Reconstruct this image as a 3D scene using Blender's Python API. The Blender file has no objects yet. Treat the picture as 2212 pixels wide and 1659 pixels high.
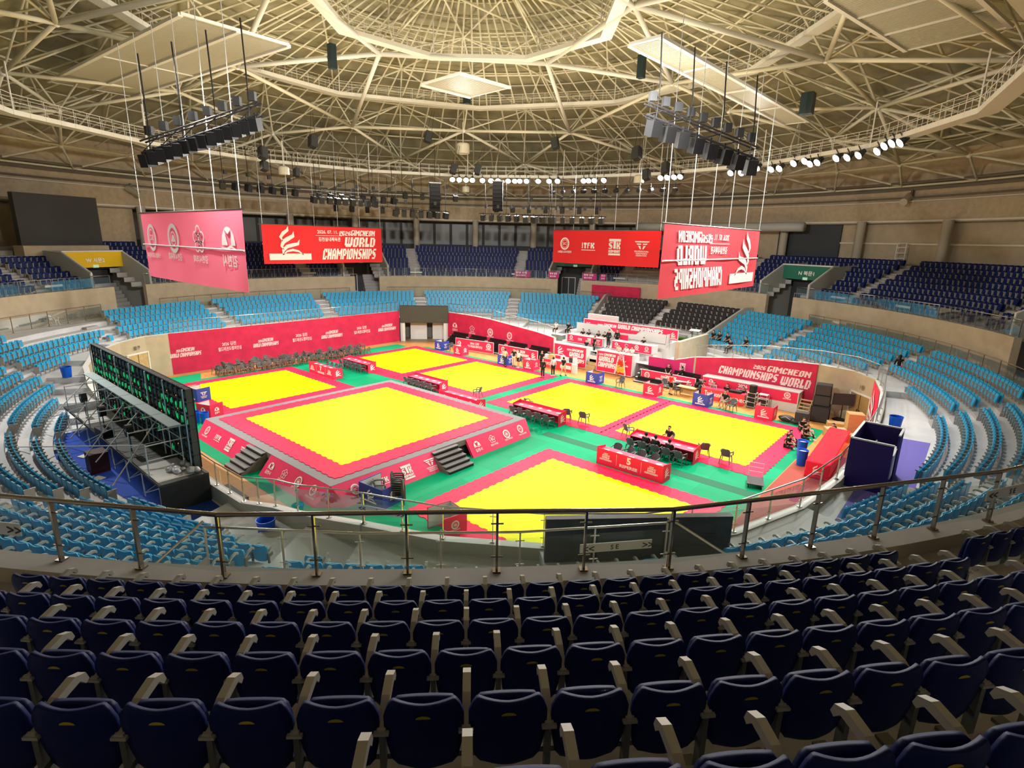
import bpy, math, random
from mathutils import Vector, Matrix
random.seed(7)
sc = bpy.context.scene
PI = math.pi
# ---------------------------------------------------------------- camera
F_PX, PITCH, ROLL, CAM_H = 1198.9, 0.2546, 0.0227, 11.595
cam_data = bpy.data.cameras.new('camera')
cam = bpy.data.objects.new('camera', cam_data)
sc.collection.objects.link(cam)
cam_data.sensor_fit = 'HORIZONTAL'
cam_data.sensor_width = 36.0
cam_data.lens = 36.0 * F_PX / 2212.0
cam_data.shift_y = 0.0
cam_data.clip_start = 0.05
cam_data.clip_end = 400
ANG = 0.7073               # the camera looks across the hall at this angle to the mats
cam.matrix_world = Matrix.Translation((0, 0, CAM_H)) @ Matrix.Rotation(ANG, 4, 'Z') @ Matrix.Rotation(PI / 2 - PITCH, 4, 'X') @ Matrix.Rotation(ROLL, 4, 'Z')
sc.camera = cam
# ---------------------------------------------------------------- world, exposure
w = bpy.data.worlds.new('world')
sc.world = w
w.use_nodes = True
w.node_tree.nodes['Background'].inputs[0].default_value = (0.9, 0.93, 1.0, 1)
w.node_tree.nodes['Background'].inputs[1].default_value = 0.05
sc.view_settings.view_transform = 'Standard'
sc.view_settings.look = 'None'
sc.view_settings.gamma = 1.0
sc.view_settings.use_curve_mapping = False
sc.view_settings.exposure = 0.0
sc.cycles.max_bounces = 5
sc.cycles.use_adaptive_sampling = True
sc.cycles.adaptive_threshold = 0.03
sc.cycles.diffuse_bounces = 3
sc.cycles.glossy_bounces = 2
sc.cycles.transmission_bounces = 3
sc.cycles.transparent_max_bounces = 14
sc.cycles.sample_clamp_indirect = 3.0
sc.cycles.caustics_reflective = False
sc.cycles.caustics_refractive = False
C0 = (-28.424, 28.316)          # centre of the round seating bowl
CU, CV = -27.3, 25.8       # centre of the competition floor in court axes
cA, sA = math.cos(ANG), math.sin(ANG)
def UV(u, v, z=0.0):
    return Vector((u, v, z))
def RAD(az): return math.radians(az) + ANG
def POL(az, R, z=0.0):
    a = RAD(az)
    return Vector((C0[0] + R * math.cos(a), C0[1] + R * math.sin(a), z))
ROTC = 0.0
# ---------------------------------------------------------------- light: the gym's flood lights and added fill lights
def spot(p, tgt, power, size, angle, col=(1, 0.97, 0.9), blend=0.6):
    l = bpy.data.lights.new('flood_fill_spot', 'SPOT')
    l.energy = power; l.spot_size = math.radians(angle); l.spot_blend = blend
    l.shadow_soft_size = size; l.color = col
    o = bpy.data.objects.new('flood_fill_spot', l)
    sc.collection.objects.link(o)
    o.location = p
    o.rotation_euler = (Vector(tgt) - Vector(p)).to_track_quat('-Z', 'Y').to_euler()
    return o
LG_FLOOR = 13300
for (az, R, tu, tv, k) in [(-3, 28, -22, 24, 1), (12, 28, -24, 26, 1), (28, 28, -20, 30, 1), (47, 28, -26, 26, 1), (66, 28, -28, 22, 1), (82, 28, -32, 28, 1), (97, 28, -34, 22, 1),
                      (125, 27, -34, 20, .8), (155, 27, -36, 22, .8), (190, 25, -38, 24, .7), (235, 20, -30, 30, .6), (290, 20, -18, 30, .6), (330, 24, -14, 26, .7)]:
    spot(POL(az, R - .6, 18.1), UV(tu, tv, 0), LG_FLOOR * k, 0.45, 118, blend=1.0)
# unseen spots added on the near side to brighten the far stands
for (az, ta) in [(258, 60), (264, 20), (272, 95), (279, 125), (284, 155), (290, 110)]:
    spot(POL(az, 27, 18.1), POL(ta, 38, 7), 17000, 0.4, 60, blend=1.0)
spot(POL(195, 27, 18.1), UV(-29, 5, 2), 11000, 0.4, 75, blend=1.0)
spot(POL(62, 27.5, 18.1), UV(-12, 6, 3), 9000, 0.4, 45, blend=1.0)
spot(POL(150, 27.5, 18.1), UV(-3, 26, 3), 6000, 0.4, 50, blend=1.0)
def area(p, tgt, power, sx, sy, col=(1, 0.93, 0.76)):
    l = bpy.data.lights.new('roof_fill_light', 'AREA')
    l.shape = 'RECTANGLE'; l.size = sx; l.size_y = sy; l.energy = power; l.color = col
    o = bpy.data.objects.new('roof_fill_light', l)
    sc.collection.objects.link(o)
    o.location = p
    o.rotation_euler = (Vector(tgt) - Vector(p)).to_track_quat('-Z', 'Y').to_euler()
    return o
# added fill lights without fixtures, facing up to brighten the roof
for az in (20, 90, 160, 250, 320):
    p = POL(az, 13, 16.0)
    area(p, (p.x, p.y, 40), 850, 3.0, 3.0)
# ---------------------------------------------------------------- materials
MATS = {}
def mat(name, col, rough=0.6, metal=0.0, spec=0.3, em=0.0, noise=0.0, nscale=8.0, bump=0.0, trans=0.0, col2=None):
    if name in MATS: return MATS[name]
    m = bpy.data.materials.new(name); m.use_nodes = True
    nt = m.node_tree; b = nt.nodes['Principled BSDF']
    b.inputs['Base Color'].default_value = (*col, 1)
    b.inputs['Roughness'].default_value = rough
    b.inputs['Metallic'].default_value = metal
    b.inputs['Specular IOR Level'].default_value = spec
    if em:
        b.inputs['Emission Color'].default_value = (*col, 1); b.inputs['Emission Strength'].default_value = em
    if noise:
        tc = nt.nodes.new('ShaderNodeTexCoord'); n = nt.nodes.new('ShaderNodeTexNoise')
        n.inputs['Scale'].default_value = nscale; n.inputs['Detail'].default_value = 3
        nt.links.new(tc.outputs['Object'], n.inputs['Vector'])
        mx = nt.nodes.new('ShaderNodeMix'); mx.data_type = 'RGBA'
        c2 = col2 if col2 else tuple(c * (1 - noise) for c in col)
        mx.inputs[6].default_value = (*col, 1); mx.inputs[7].default_value = (*c2, 1)
        cr = nt.nodes.new('ShaderNodeMapRange'); cr.inputs[1].default_value = 0.35; cr.inputs[2].default_value = 0.65
        nt.links.new(n.outputs['Fac'], cr.inputs[0]); nt.links.new(cr.outputs[0], mx.inputs[0])
        nt.links.new(mx.outputs[2], b.inputs['Base Color'])
        if bump:
            bp = nt.nodes.new('ShaderNodeBump'); bp.inputs['Strength'].default_value = bump
            nt.links.new(n.outputs['Fac'], bp.inputs['Height']); nt.links.new(bp.outputs[0], b.inputs['Normal'])
    if trans:
        out = nt.nodes['Material Output']; t = nt.nodes.new('ShaderNodeBsdfTranslucent'); t.inputs[0].default_value = (*col, 1)
        ms = nt.nodes.new('ShaderNodeMixShader'); ms.inputs[0].default_value = trans
        nt.links.new(b.outputs[0], ms.inputs[1]); nt.links.new(t.outputs[0], ms.inputs[2]); nt.links.new(ms.outputs[0], out.inputs['Surface'])
    MATS[name] = m
    return m
def tile_mat(name, col, col2, size, seam, rough=0.55, rot=0.0, amt=0.5, spec=.06):
    """one-metre floor tiles with slightly different tones and a fine seam"""
    if name in MATS: return MATS[name]
    m = mat(name, col, rough)
    nt = m.node_tree; b = nt.nodes['Principled BSDF']
    tc = nt.nodes.new('ShaderNodeTexCoord'); mp = nt.nodes.new('ShaderNodeMapping')
    mp.inputs['Rotation'].default_value = (0, 0, rot)
    br = nt.nodes.new('ShaderNodeTexBrick'); br.offset = 0.0
    br.inputs['Scale'].default_value = 1.0
    br.inputs['Brick Width'].default_value = size[0]; br.inputs['Row Height'].default_value = size[1]
    br.inputs['Mortar Size'].default_value = 0.006; br.inputs['Mortar Smooth'].default_value = 0.2
    br.inputs['Color1'].default_value = (*col, 1); br.inputs['Color2'].default_value = (*col2, 1)
    br.inputs['Mortar'].default_value = (*seam, 1)
    nt.links.new(tc.outputs['Object'], mp.inputs[0]); nt.links.new(mp.outputs[0], br.inputs['Vector'])
    no = nt.nodes.new('ShaderNodeTexNoise'); no.inputs['Scale'].default_value = 0.5; no.inputs['Detail'].default_value = 5
    nt.links.new(mp.outputs[0], no.inputs['Vector'])
    mr = nt.nodes.new('ShaderNodeMapRange'); mr.inputs[1].default_value = 0.4; mr.inputs[2].default_value = 0.75; mr.inputs[3].default_value = 1.0; mr.inputs[4].default_value = 1 - amt * 0.2
    nt.links.new(no.outputs['Fac'], mr.inputs[0])
    hs = nt.nodes.new('ShaderNodeHueSaturation'); nt.links.new(mr.outputs[0], hs.inputs['Value'])
    nt.links.new(br.outputs['Color'], hs.inputs['Color']); nt.links.new(hs.outputs[0], b.inputs['Base Color'])
    b.inputs['Specular IOR Level'].default_value = spec
    return m
def glass_mat(name, tint, gloss=0.12, body=0.0, bodycol=(0.6, 0.7, 0.68)):
    if name in MATS: return MATS[name]
    m = bpy.data.materials.new(name); m.use_nodes = True; nt = m.node_tree
    for n in list(nt.nodes):
        if n.type != 'OUTPUT_MATERIAL': nt.nodes.remove(n)
    out = nt.nodes['Material Output']
    t = nt.nodes.new('ShaderNodeBsdfTransparent'); t.inputs[0].default_value = (*tint, 1)
    g = nt.nodes.new('ShaderNodeBsdfGlossy'); g.inputs['Roughness'].default_value = 0.03
    fr = nt.nodes.new('ShaderNodeFresnel'); fr.inputs[0].default_value = 1.45
    mm = nt.nodes.new('ShaderNodeMath'); mm.operation = 'MULTIPLY'; mm.inputs[1].default_value = gloss * 6
    mx = nt.nodes.new('ShaderNodeMixShader')
    nt.links.new(fr.outputs[0], mm.inputs[0]); nt.links.new(mm.outputs[0], mx.inputs[0])
    d = nt.nodes.new('ShaderNodeBsdfDiffuse'); d.inputs[0].default_value = (*bodycol, 1)
    m2 = nt.nodes.new('ShaderNodeMixShader'); m2.inputs[0].default_value = body
    nt.links.new(t.outputs[0], m2.inputs[1]); nt.links.new(d.outputs[0], m2.inputs[2])
    nt.links.new(m2.outputs[0], mx.inputs[1]); nt.links.new(g.outputs[0], mx.inputs[2]); nt.links.new(mx.outputs[0], out.inputs['Surface'])
    MATS[name] = m
    return m
RED = mat('red_print', (0.86, 0.028, 0.10), 0.55)
RED2 = mat('red_cloth', (0.80, 0.03, 0.085), 0.7, noise=0.15, nscale=3)
WHITE = mat('white_print', (0.9, 0.88, 0.88), 0.5)
BLUEP = mat('blue_print', (0.035, 0.07, 0.42), 0.55)
WPANEL = mat('white_panel', (0.66, 0.66, 0.66), 0.45)
BLACK = mat('black_plastic', (0.012, 0.012, 0.013), 0.5)
DGREY = mat('dark_grey', (0.045, 0.047, 0.05), 0.6)
STEEL = mat('brushed_steel', (0.55, 0.55, 0.52), 0.28, metal=0.9)
DSTEEL = mat('dark_steel', (0.14, 0.13, 0.12), 0.3, metal=0.9)
ALU = mat('aluminium', (0.62, 0.65, 0.66), 0.4, metal=0.6)
BEIGE = mat('beige_wall_paint', (0.50, 0.42, 0.30), 0.8, noise=0.12, nscale=1.5)
BEIGE2 = mat('beige_acoustic_wall', (0.52, 0.42, 0.29), 0.85, noise=0.15, nscale=2.5)
CONC = mat('grey_concrete', (0.44, 0.43, 0.43), 0.85, noise=0.14, nscale=1.2)
CONCL = mat('pale_concrete', (0.68, 0.68, 0.70), 0.8, noise=0.10, nscale=0.8)
TUBE = mat('cream_tube_paint', (0.74, 0.69, 0.52), 0.45)
TUBEW = mat('white_tube_paint', (0.80, 0.77, 0.68), 0.45)
ROOFM = mat('roof_deck', (0.40, 0.36, 0.23), 0.8, noise=0.25, nscale=0.6)
CHAIRP = mat('grey_plastic', (0.10, 0.11, 0.12), 0.4)
LBLUE = mat('light_blue_seat', (0.03, 0.38, 0.68), 0.38, noise=0.10, nscale=3)
NAVY = mat('navy_seat', (0.005, 0.014, 0.10), 0.5, spec=.15)
BLKSEAT = mat('black_seat', (0.02, 0.02, 0.022), 0.45)
ARMG = mat('seat_arm_grey', (0.42, 0.41, 0.36), 0.4)
SHOE = mat('shoe_white', (0.7, 0.7, 0.7), 0.6)
WOOD = mat('pale_wood', (0.62, 0.42, 0.20), 0.5, noise=0.2, nscale=5)
CARD = mat('cardboard', (0.62, 0.38, 0.14), 0.8, noise=0.1, nscale=6)
GLASS = glass_mat('railing_glass', (0.86, 0.93, 0.91), 0.12, 0.05)
GLASSF = glass_mat('far_railing_glass', (0.9, 0.94, 0.93), 0.08, 0.05)
# ---------------------------------------------------------------- mesh builder
class MB:
    def __init__(s): s.v = []; s.f = []; s.mi = []; s.cur = 0; s.M = None
    def add(s, vs, fs):
        n = len(s.v)
        if s.M is not None: vs = [s.M @ Vector(p) for p in vs]
        s.v.extend([tuple(p) for p in vs]); s.f.extend([tuple(i + n for i in f) for f in fs]); s.mi.extend([s.cur] * len(fs))
    def box(s, c, d, rz=0.0, rx=0.0, ry=0.0):
        x, y, z = d[0] / 2, d[1] / 2, d[2] / 2
        R = Matrix.Translation(c) @ Matrix.Rotation(rz, 4, 'Z') @ Matrix.Rotation(ry, 4, 'Y') @ Matrix.Rotation(rx, 4, 'X')
        vs = [R @ Vector(p) for p in ((-x, -y, -z), (x, -y, -z), (x, y, -z), (-x, y, -z), (-x, -y, z), (x, -y, z), (x, y, z), (-x, y, z))]
        s.add(vs, [(0, 3, 2, 1), (4, 5, 6, 7), (0, 1, 5, 4), (1, 2, 6, 5), (2, 3, 7, 6), (3, 0, 4, 7)])
        return s
    def bevel_box(s, c, d, b=0.02, rz=0.0):
        """box with chamfered vertical and top edges"""
        x, y, h = d[0] / 2, d[1] / 2, d[2]
        R = Matrix.Translation(c) @ Matrix.Rotation(rz, 4, 'Z')
        def ring(q, z): return [R @ Vector(p) for p in ((-x + q, -y, z), (x - q, -y, z), (x, -y + q, z), (x, y - q, z), (x - q, y, z), (-x + q, y, z), (-x, y - q, z), (-x, -y + q, z))]
        def ring2(q, z): return [R @ Vector((p[0], p[1], z)) for p in ((-x + 2 * q, -y + q), (x - 2 * q, -y + q), (x - q, -y + 2 * q), (x - q, y - 2 * q), (x - 2 * q, y - q), (-x + 2 * q, y - q), (-x + q, y - 2 * q), (-x + q, -y + 2 * q))]
        vs = ring2(b, -h / 2) + ring(b, -h / 2 + b) + ring(b, h / 2 - b) + ring2(b, h / 2)
        fs = [tuple(range(7, -1, -1)), tuple(range(24, 32))]
        for k in range(3):
            for i in range(8): fs.append((k * 8 + i, k * 8 + (i + 1) % 8, k * 8 + 8 + (i + 1) % 8, k * 8 + 8 + i))
        s.add(vs, fs); return s
    def tube(s, p0, p1, r, n=8, r1=None, cap=True):
        p0, p1 = Vector(p0), Vector(p1); d = p1 - p0
        if d.length < 1e-6: return s
        q = d.to_track_quat('Z', 'Y'); r1 = r if r1 is None else r1
        vs = []
        for p, rr in ((p0, r), (p1, r1)):
            for i in range(n):
                a = 2 * PI * i / n; vs.append(p + q @ Vector((rr * math.cos(a), rr * math.sin(a), 0)))
        fs = [(i, (i + 1) % n, n + (i + 1) % n, n + i) for i in range(n)]
        if cap: fs += [tuple(range(n - 1, -1, -1)), tuple(range(n, 2 * n))]
        s.add(vs, fs); return s
    def path(s, pts, r, n=8, closed=False):
        pts = [Vector(p) for p in pts]
        vs = []; m = len(pts)
        for k, p in enumerate(pts):
            if closed: d = pts[(k + 1) % m] - pts[k - 1]
            else: d = pts[min(k + 1, m - 1)] - pts[max(k - 1, 0)]
            q = d.to_track_quat('Z', 'Y')
            for i in range(n):
                a = 2 * PI * i / n; vs.append(p + q @ Vector((r * math.cos(a), r * math.sin(a), 0)))
        fs = []
        for k in range(m if closed else m - 1):
            k2 = (k + 1) % m
            for i in range(n): fs.append((k * n + i, k * n + (i + 1) % n, k2 * n + (i + 1) % n, k2 * n + i))
        if not closed: fs += [tuple(range(n - 1, -1, -1)), tuple(range((m - 1) * n, m * n))]
        s.add(vs, fs); return s
    def lathe(s, prof, c=(0, 0, 0), n=20):
        vs = []; c = Vector(c)
        for (r, z) in prof:
            for i in range(n):
                a = 2 * PI * i / n; vs.append(c + Vector((r * math.cos(a), r * math.sin(a), z)))
        fs = []
        for k in range(len(prof) - 1):
            for i in range(n): fs.append((k * n + i, k * n + (i + 1) % n, (k + 1) * n + (i + 1) % n, (k + 1) * n + i))
        s.add(vs, fs); return s
    def prism(s, poly, z0, z1):
        n = len(poly); vs = [(p[0], p[1], z0) for p in poly] + [(p[0], p[1], z1) for p in poly]
        s.add(vs, [tuple(range(n - 1, -1, -1)), tuple(range(n, 2 * n))] + [(i, (i + 1) % n, n + (i + 1) % n, n + i) for i in range(n)]); return s
    def ball(s, c, r, n=8, sq=(1, 1, 1)):
        c = Vector(c); vs = []; fs = []; m = max(4, n // 2 + 1)
        for k in range(1, m):
            t = PI * k / m
            for i in range(n):
                a = 2 * PI * i / n; vs.append(c + Vector((r * sq[0] * math.sin(t) * math.cos(a), r * sq[1] * math.sin(t) * math.sin(a), r * sq[2] * math.cos(t))))
        top = len(vs); vs.append(c + Vector((0, 0, r * sq[2]))); vs.append(c - Vector((0, 0, r * sq[2])))
        for k in range(m - 2):
            for i in range(n): fs.append((k * n + i, (k + 1) * n + i, (k + 1) * n + (i + 1) % n, k * n + (i + 1) % n))
        for i in range(n):
            fs.append((top, i, (i + 1) % n)); fs.append((top + 1, (m - 2) * n + (i + 1) % n, (m - 2) * n + i))
        s.add(vs, fs); return s
    def mesh(s, name, mats, smooth=False):
        me = bpy.data.meshes.new(name); me.from_pydata(s.v, [], s.f)
        if not isinstance(mats, (list, tuple)): mats = [mats]
        for m in mats: me.materials.append(m)
        if len(mats) > 1: me.polygons.foreach_set('material_index', s.mi)
        if smooth: me.polygons.foreach_set('use_smooth', [True] * len(s.f))
        me.update(); return me
    def obj(s, name, mats, parent=None, smooth=False, **kw):
        o = bpy.data.objects.new(name, s.mesh(name, mats, smooth))
        sc.collection.objects.link(o)
        if parent is not None: o.parent = parent
        if 'loc' in kw: o.location = kw['loc']
        if 'rz' in kw: o.rotation_euler = (0, 0, kw['rz'])
        for k in ('label', 'category', 'group', 'kind'):
            if k in kw and kw[k]: o[k] = kw[k]
        return o
def thing(name, label, cat, loc=(0, 0, 0), rz=0.0, group=None):
    o = bpy.data.objects.new(name, None); sc.collection.objects.link(o)
    o.empty_display_size = 0.2; o.location = loc; o.rotation_euler = (0, 0, rz)
    o['label'] = label; o['category'] = cat
    if group: o['group'] = group
    return o
def meshobj(name, me, parent=None, loc=None, rz=None):
    o = bpy.data.objects.new(name, me); sc.collection.objects.link(o)
    if parent is not None: o.parent = parent
    if loc is not None: o.location = loc
    if rz is not None: o.rotation_euler = (0, 0, rz)
    return o
def dup(root, loc, rz, label=None, group=None, scale=None):
    r = root.copy(); sc.collection.objects.link(r); r.location = loc; r.rotation_euler = (0, 0, rz)
    if label: r['label'] = label
    if group: r['group'] = group
    if scale: r.scale = scale
    for ch in list(root.children):
        c = ch.copy(); sc.collection.objects.link(c); c.parent = r
        for g in ch.children:
            d = g.copy(); sc.collection.objects.link(d); d.parent = c
    return r
# ---------------------------------------------------------------- printed marks (2-D polygons)
FONT = {'A': '01110 11011 11011 11111 11011 11011', 'C': '01111 11011 11000 11000 11011 11110', 'D': '11110 11011 11011 11011 11011 11110',
 'E': '11111 11000 11110 11000 11000 11111', 'F': '11111 11000 11110 11000 11000 11000', 'G': '01111 11000 11000 11011 11011 11110', 'H': '11011 11011 11111 11111 11011 11011',
 'I': '11 11 11 11 11 11', 'K': '11011 11011 11110 11110 11011 11011', 'L': '1100 1100 1100 1100 1111 1111', 'M': '1100011 1110111 1111111 1101011 1100011 1100011',
 'N': '110011 111011 111111 110111 110011 110011', 'O': '01111 11011 11011 11011 11011 11110', 'P': '11110 11011 11011 11110 11000 11000', 'R': '11110 11011 11011 11110 11011 11011',
 'S': '01111 11000 11110 01111 00011 11110', 'T': '1111 1111 0110 0110 0110 0110', 'W': '1101011 1101011 1101011 1101011 1111111 0111110', 'B': '11110 11011 11110 11011 11011 11110',
 '2': '11110 00011 01111 11000 11000 11111', '0': '01111 11011 11011 11011 11011 11110', '6': '01111 11000 11110 11011 11011 01110', ' ': '00 00 00 00 00 00'}
def blk(text, x, y, h, w=None, shear=0.18):
    """slanted block lettering; returns polygons. (x, y) = lower left"""
    ps = []; cx = 0.0; u = 1.0 / 6
    for ch in text:
        rows = FONT[ch].split(); wd = len(rows[0])
        for r, row in enumerate(rows):
            k = 0
            while k < wd:
                if row[k] == '1':
                    e = k
                    while e < wd and row[e] == '1': e += 1
                    y0, y1 = (5 - r) * u, (6 - r) * u
                    ps.append([(cx + k * u * .62, y0), (cx + e * u * .62, y0), (cx + e * u * .62, y1), (cx + k * u * .62, y1)]); k = e
                else: k += 1
        cx += (wd + 0.7) * u * .62
    sx = (w / cx) if w else h
    return [[(x + px * sx + shear * py * h, y + py * h) for px, py in p] for p in ps]
TXT = {}
def txt(text, x, y, h, w=None, shear=0.0, fat=0.02, center=False):
    key = (text, shear, fat)
    if key not in TXT:
        cu = bpy.data.curves.new('t', 'FONT'); cu.body = text; cu.resolution_u = 2; cu.offset = fat; cu.shear = shear
        ob = bpy.data.objects.new('t', cu); sc.collection.objects.link(ob)
        dg = bpy.context.evaluated_depsgraph_get()
        me = bpy.data.meshes.new_from_object(ob.evaluated_get(dg))
        vs = [(v.co.x, v.co.y) for v in me.vertices]
        ps = [[vs[i] for i in p.vertices] for p in me.polygons]
        bpy.data.objects.remove(ob); bpy.data.curves.remove(cu); bpy.data.meshes.remove(me)
        if vs:
            x0 = min(v[0] for v in vs); x1 = max(v[0] for v in vs); y0 = min(v[1] for v in vs); y1 = max(v[1] for v in vs)
            s = 1 / max(1e-6, y1 - y0); ps = [[((a - x0) * s, (b - y0) * s) for a, b in p] for p in ps]; W = (x1 - x0) * s
        else: W = 1
        TXT[key] = (ps, W)
    ps, W = TXT[key]
    sx = (w / W) if w else h
    if center: x -= W * sx / 2
    return [[(x + a * sx, y + b * h) for a, b in p] for p in ps]
def ring2(cx, cy, r0, r1, n=24, sx=1.0):
    ps = []
    for i in range(n):
        a, b = 2 * PI * i / n, 2 * PI * (i + 1) / n
        if r0 > 0: ps.append([(cx + sx * r0 * math.cos(a), cy + r0 * math.sin(a)), (cx + sx * r1 * math.cos(a), cy + r1 * math.sin(a)), (cx + sx * r1 * math.cos(b), cy + r1 * math.sin(b)), (cx + sx * r0 * math.cos(b), cy + r0 * math.sin(b))])
    if r0 <= 0: ps.append([(cx + sx * r1 * math.cos(2 * PI * i / n), cy + r1 * math.sin(2 * PI * i / n)) for i in range(n)])
    return ps
def rect(x0, y0, x1, y1): return [[(x0, y0), (x1, y0), (x1, y1), (x0, y1)]]
def swoosh(pts, w):
    """tapered stroke through 2-D points with half widths w[i]"""
    L = []; Rr = []
    for i, p in enumerate(pts):
        a = pts[max(0, i - 1)]; b = pts[min(len(pts) - 1, i + 1)]
        d = (b[0] - a[0], b[1] - a[1]); l = math.hypot(*d) or 1; nx, ny = -d[1] / l, d[0] / l
        L.append((p[0] + nx * w[i], p[1] + ny * w[i])); Rr.append((p[0] - nx * w[i], p[1] - ny * w[i]))
    return [[L[i], Rr[i], Rr[i + 1], L[i + 1]] for i in range(len(pts) - 1)]
def logo(kind, cx, cy, s, cap=True):
    """a mark of height about s centred on (cx, cy)"""
    P = []
    def T(ps): P.extend([[(cx + a * s, cy + b * s) for a, b in p] for p in ps])
    if kind == 'flame':
        T(swoosh([(-.02, .5), (-.05, .38), (-.2, .28), (-.3, .15), (-.24, .02)], [.005, .05, .06, .05, .01]))
        T(swoosh([(.16, .34), (.14, .2), (-.05, .1), (-.22, 0), (-.28, -.14), (-.22, -.24)], [.005, .06, .07, .07, .05, .01]))
        T(swoosh([(.36, .08), (.3, -.06), (.1, -.1), (-.1, -.15), (-.24, -.28), (-.26, -.4)], [.005, .05, .06, .06, .05, .01]))
        T(swoosh([(-.26, -.42), (-.1, -.3), (.1, -.26), (.3, -.3), (.48, -.42)], [.01, .03, .04, .03, .01]))
        if cap: T(rect(-.62, -.56, .62, -.44))
    elif kind == 'sc':
        T(ring2(0, .12, .27, .36, sx=.9)); T(ring2(0, .12, .2, .225, sx=.9)); T(txt('SC', -.12, .05, .15, w=.24))
        if cap: T(txt('스페셜스포츠위원회', -.5, -.42, .14, w=1.0))
    elif kind == 'itfk':
        T(blk('I', -.48, -.12, .34, w=.1, shear=0)); T(blk('T', -.34, -.12, .34, w=.24, shear=0)); T(blk('F', -.08, -.12, .34, w=.22, shear=0)); T(blk('K', .16, -.12, .34, w=.3, shear=0)); T(rect(-.5, -.24, .5, -.2))
    elif kind == 'stk':
        T(rect(-.42, .34, .42, .5)); T(rect(-.09, -.1, .09, .34)); T(blk('S', -.42, -.12, .42, w=.3, shear=0)); T(blk('K', .14, -.12, .42, w=.3, shear=0))
        if cap: T(blk('KOMBAT', -.42, -.34, .17, w=.84, shear=0)); T(rect(-.42, -.5, .42, -.38))
    elif kind == 'wing':
        T([[(-.5, .34), (.5, .34), (.44, .26), (-.44, .26)], [(-.38, .2), (-.06, .2), (-.06, .12), (-.3, .12)], [(.38, .2), (.06, .2), (.06, .12), (.3, .12)], [(-.26, .06), (-.1, .06), (-.04, -.14), (-.12, -.14)], [(.26, .06), (.1, .06), (.04, -.14), (.12, -.14)]])
        if cap:
            T(blk('PROFESSIONAL', -.5, -.3, .1, w=1.0, shear=.1)) if False else T(txt('PROFESSIONAL', -.48, -.32, .1, w=.96)); T(txt('TAEKWONDO', -.4, -.44, .09, w=.8)); T(txt('FEDERATION', -.36, -.56, .09, w=.72))
    elif kind == 'hill':
        n = 12; arc = [(.34 * math.cos(PI * i / n), .02 + .4 * math.sin(PI * i / n)) for i in range(n + 1)]
        T([arc[:5] + [(.04, .02), (.02, .02)], arc[4:9] + [(0, .26)], arc[8:] + [(-.12, .02)]])
        T(swoosh([(-.36, -.06), (-.1, .0), (.1, -.06), (.38, -.02)], [.01, .03, .03, .01]))
        if cap: T(txt('김천시', -.36, -.44, .26, w=.72))
    elif kind == 'flower':
        for i in range(5):
            a = PI / 2 + 2 * PI * i / 5; T(ring2(.2 * math.cos(a), .12 + .2 * math.sin(a), .1, .14, 12))
        T(ring2(0, .12, .07, .1, 12)); T(ring2(0, .12, 0, .03, 8))
        if cap: T(txt('김천시의회', -.42, -.42, .18, w=.84))
    elif kind == 'ring':
        T(ring2(0, .12, .26, .37)); T(ring2(0, .12, .15, .18)); T([[(-.14, .04), (.14, .04), (.06, .2), (-.06, .2)]])
        if cap: T(txt('김천시체육회', -.45, -.42, .18, w=.9))
    return P
def title(x, y, h, w, small=True):
    """2026 GIMCHEON / WORLD / CHAMPIONSHIPS stacked right aligned in a w x h box"""
    P = blk('2026', x + w * .30, y + h * .80, h * .14, w=w * .20) + blk('GIMCHEON', x + w * .50, y + h * .80, h * .19, w=w * .44)
    P += blk('WORLD', x + w * .38, y + h * .42, h * .33, w=w * .56) + blk('CHAMPIONSHIPS', x, y, h * .36, w=w * .94)
    return P
def title1(x, y, h, w):
    return blk('2026', x, y, h * .5, w=w * .09) + blk('GIMCHEON', x + w * .1, y, h * .75, w=w * .2) + blk('WORLD CHAMPIONSHIPS', x + w * .32, y, h, w=w * .66)
def title2(x, y, h, w):
    return blk('2026', x + w * .2, y + h * .56, h * .3, w=w * .14) + blk('GIMCHEON', x + w * .35, y + h * .56, h * .42, w=w * .42) + blk('WORLD CHAMPIONSHIPS', x, y, h * .46, w=w * .97)
def korean2(x, y, h, w):
    return txt('2026 김천', x + w * .18, y + h * .55, h * .42, w=w * .6) + txt('월드태권도챔피언십', x, y, h * .44, w=w)
def deco(name, parent, o, ex, ey, polys, m=None, n=None, off=0.012, both=False):
    """polygons laid on the plane o + x*ex + y*ey, lifted by off along the normal"""
    o, ex, ey = Vector(o), Vector(ex).normalized(), Vector(ey).normalized()
    n = ex.cross(ey) if n is None else Vector(n)
    b = MB()
    for p in polys:
        if len(p) < 3: continue
        vs = [o + ex * a + ey * c + n * off for a, c in p]; b.add(vs, [tuple(range(len(p)))])
        if both: b.add([v - n * 2 * off for v in vs], [tuple(range(len(p) - 1, -1, -1))])
    return b.obj(name, m or WHITE, parent)
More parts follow.
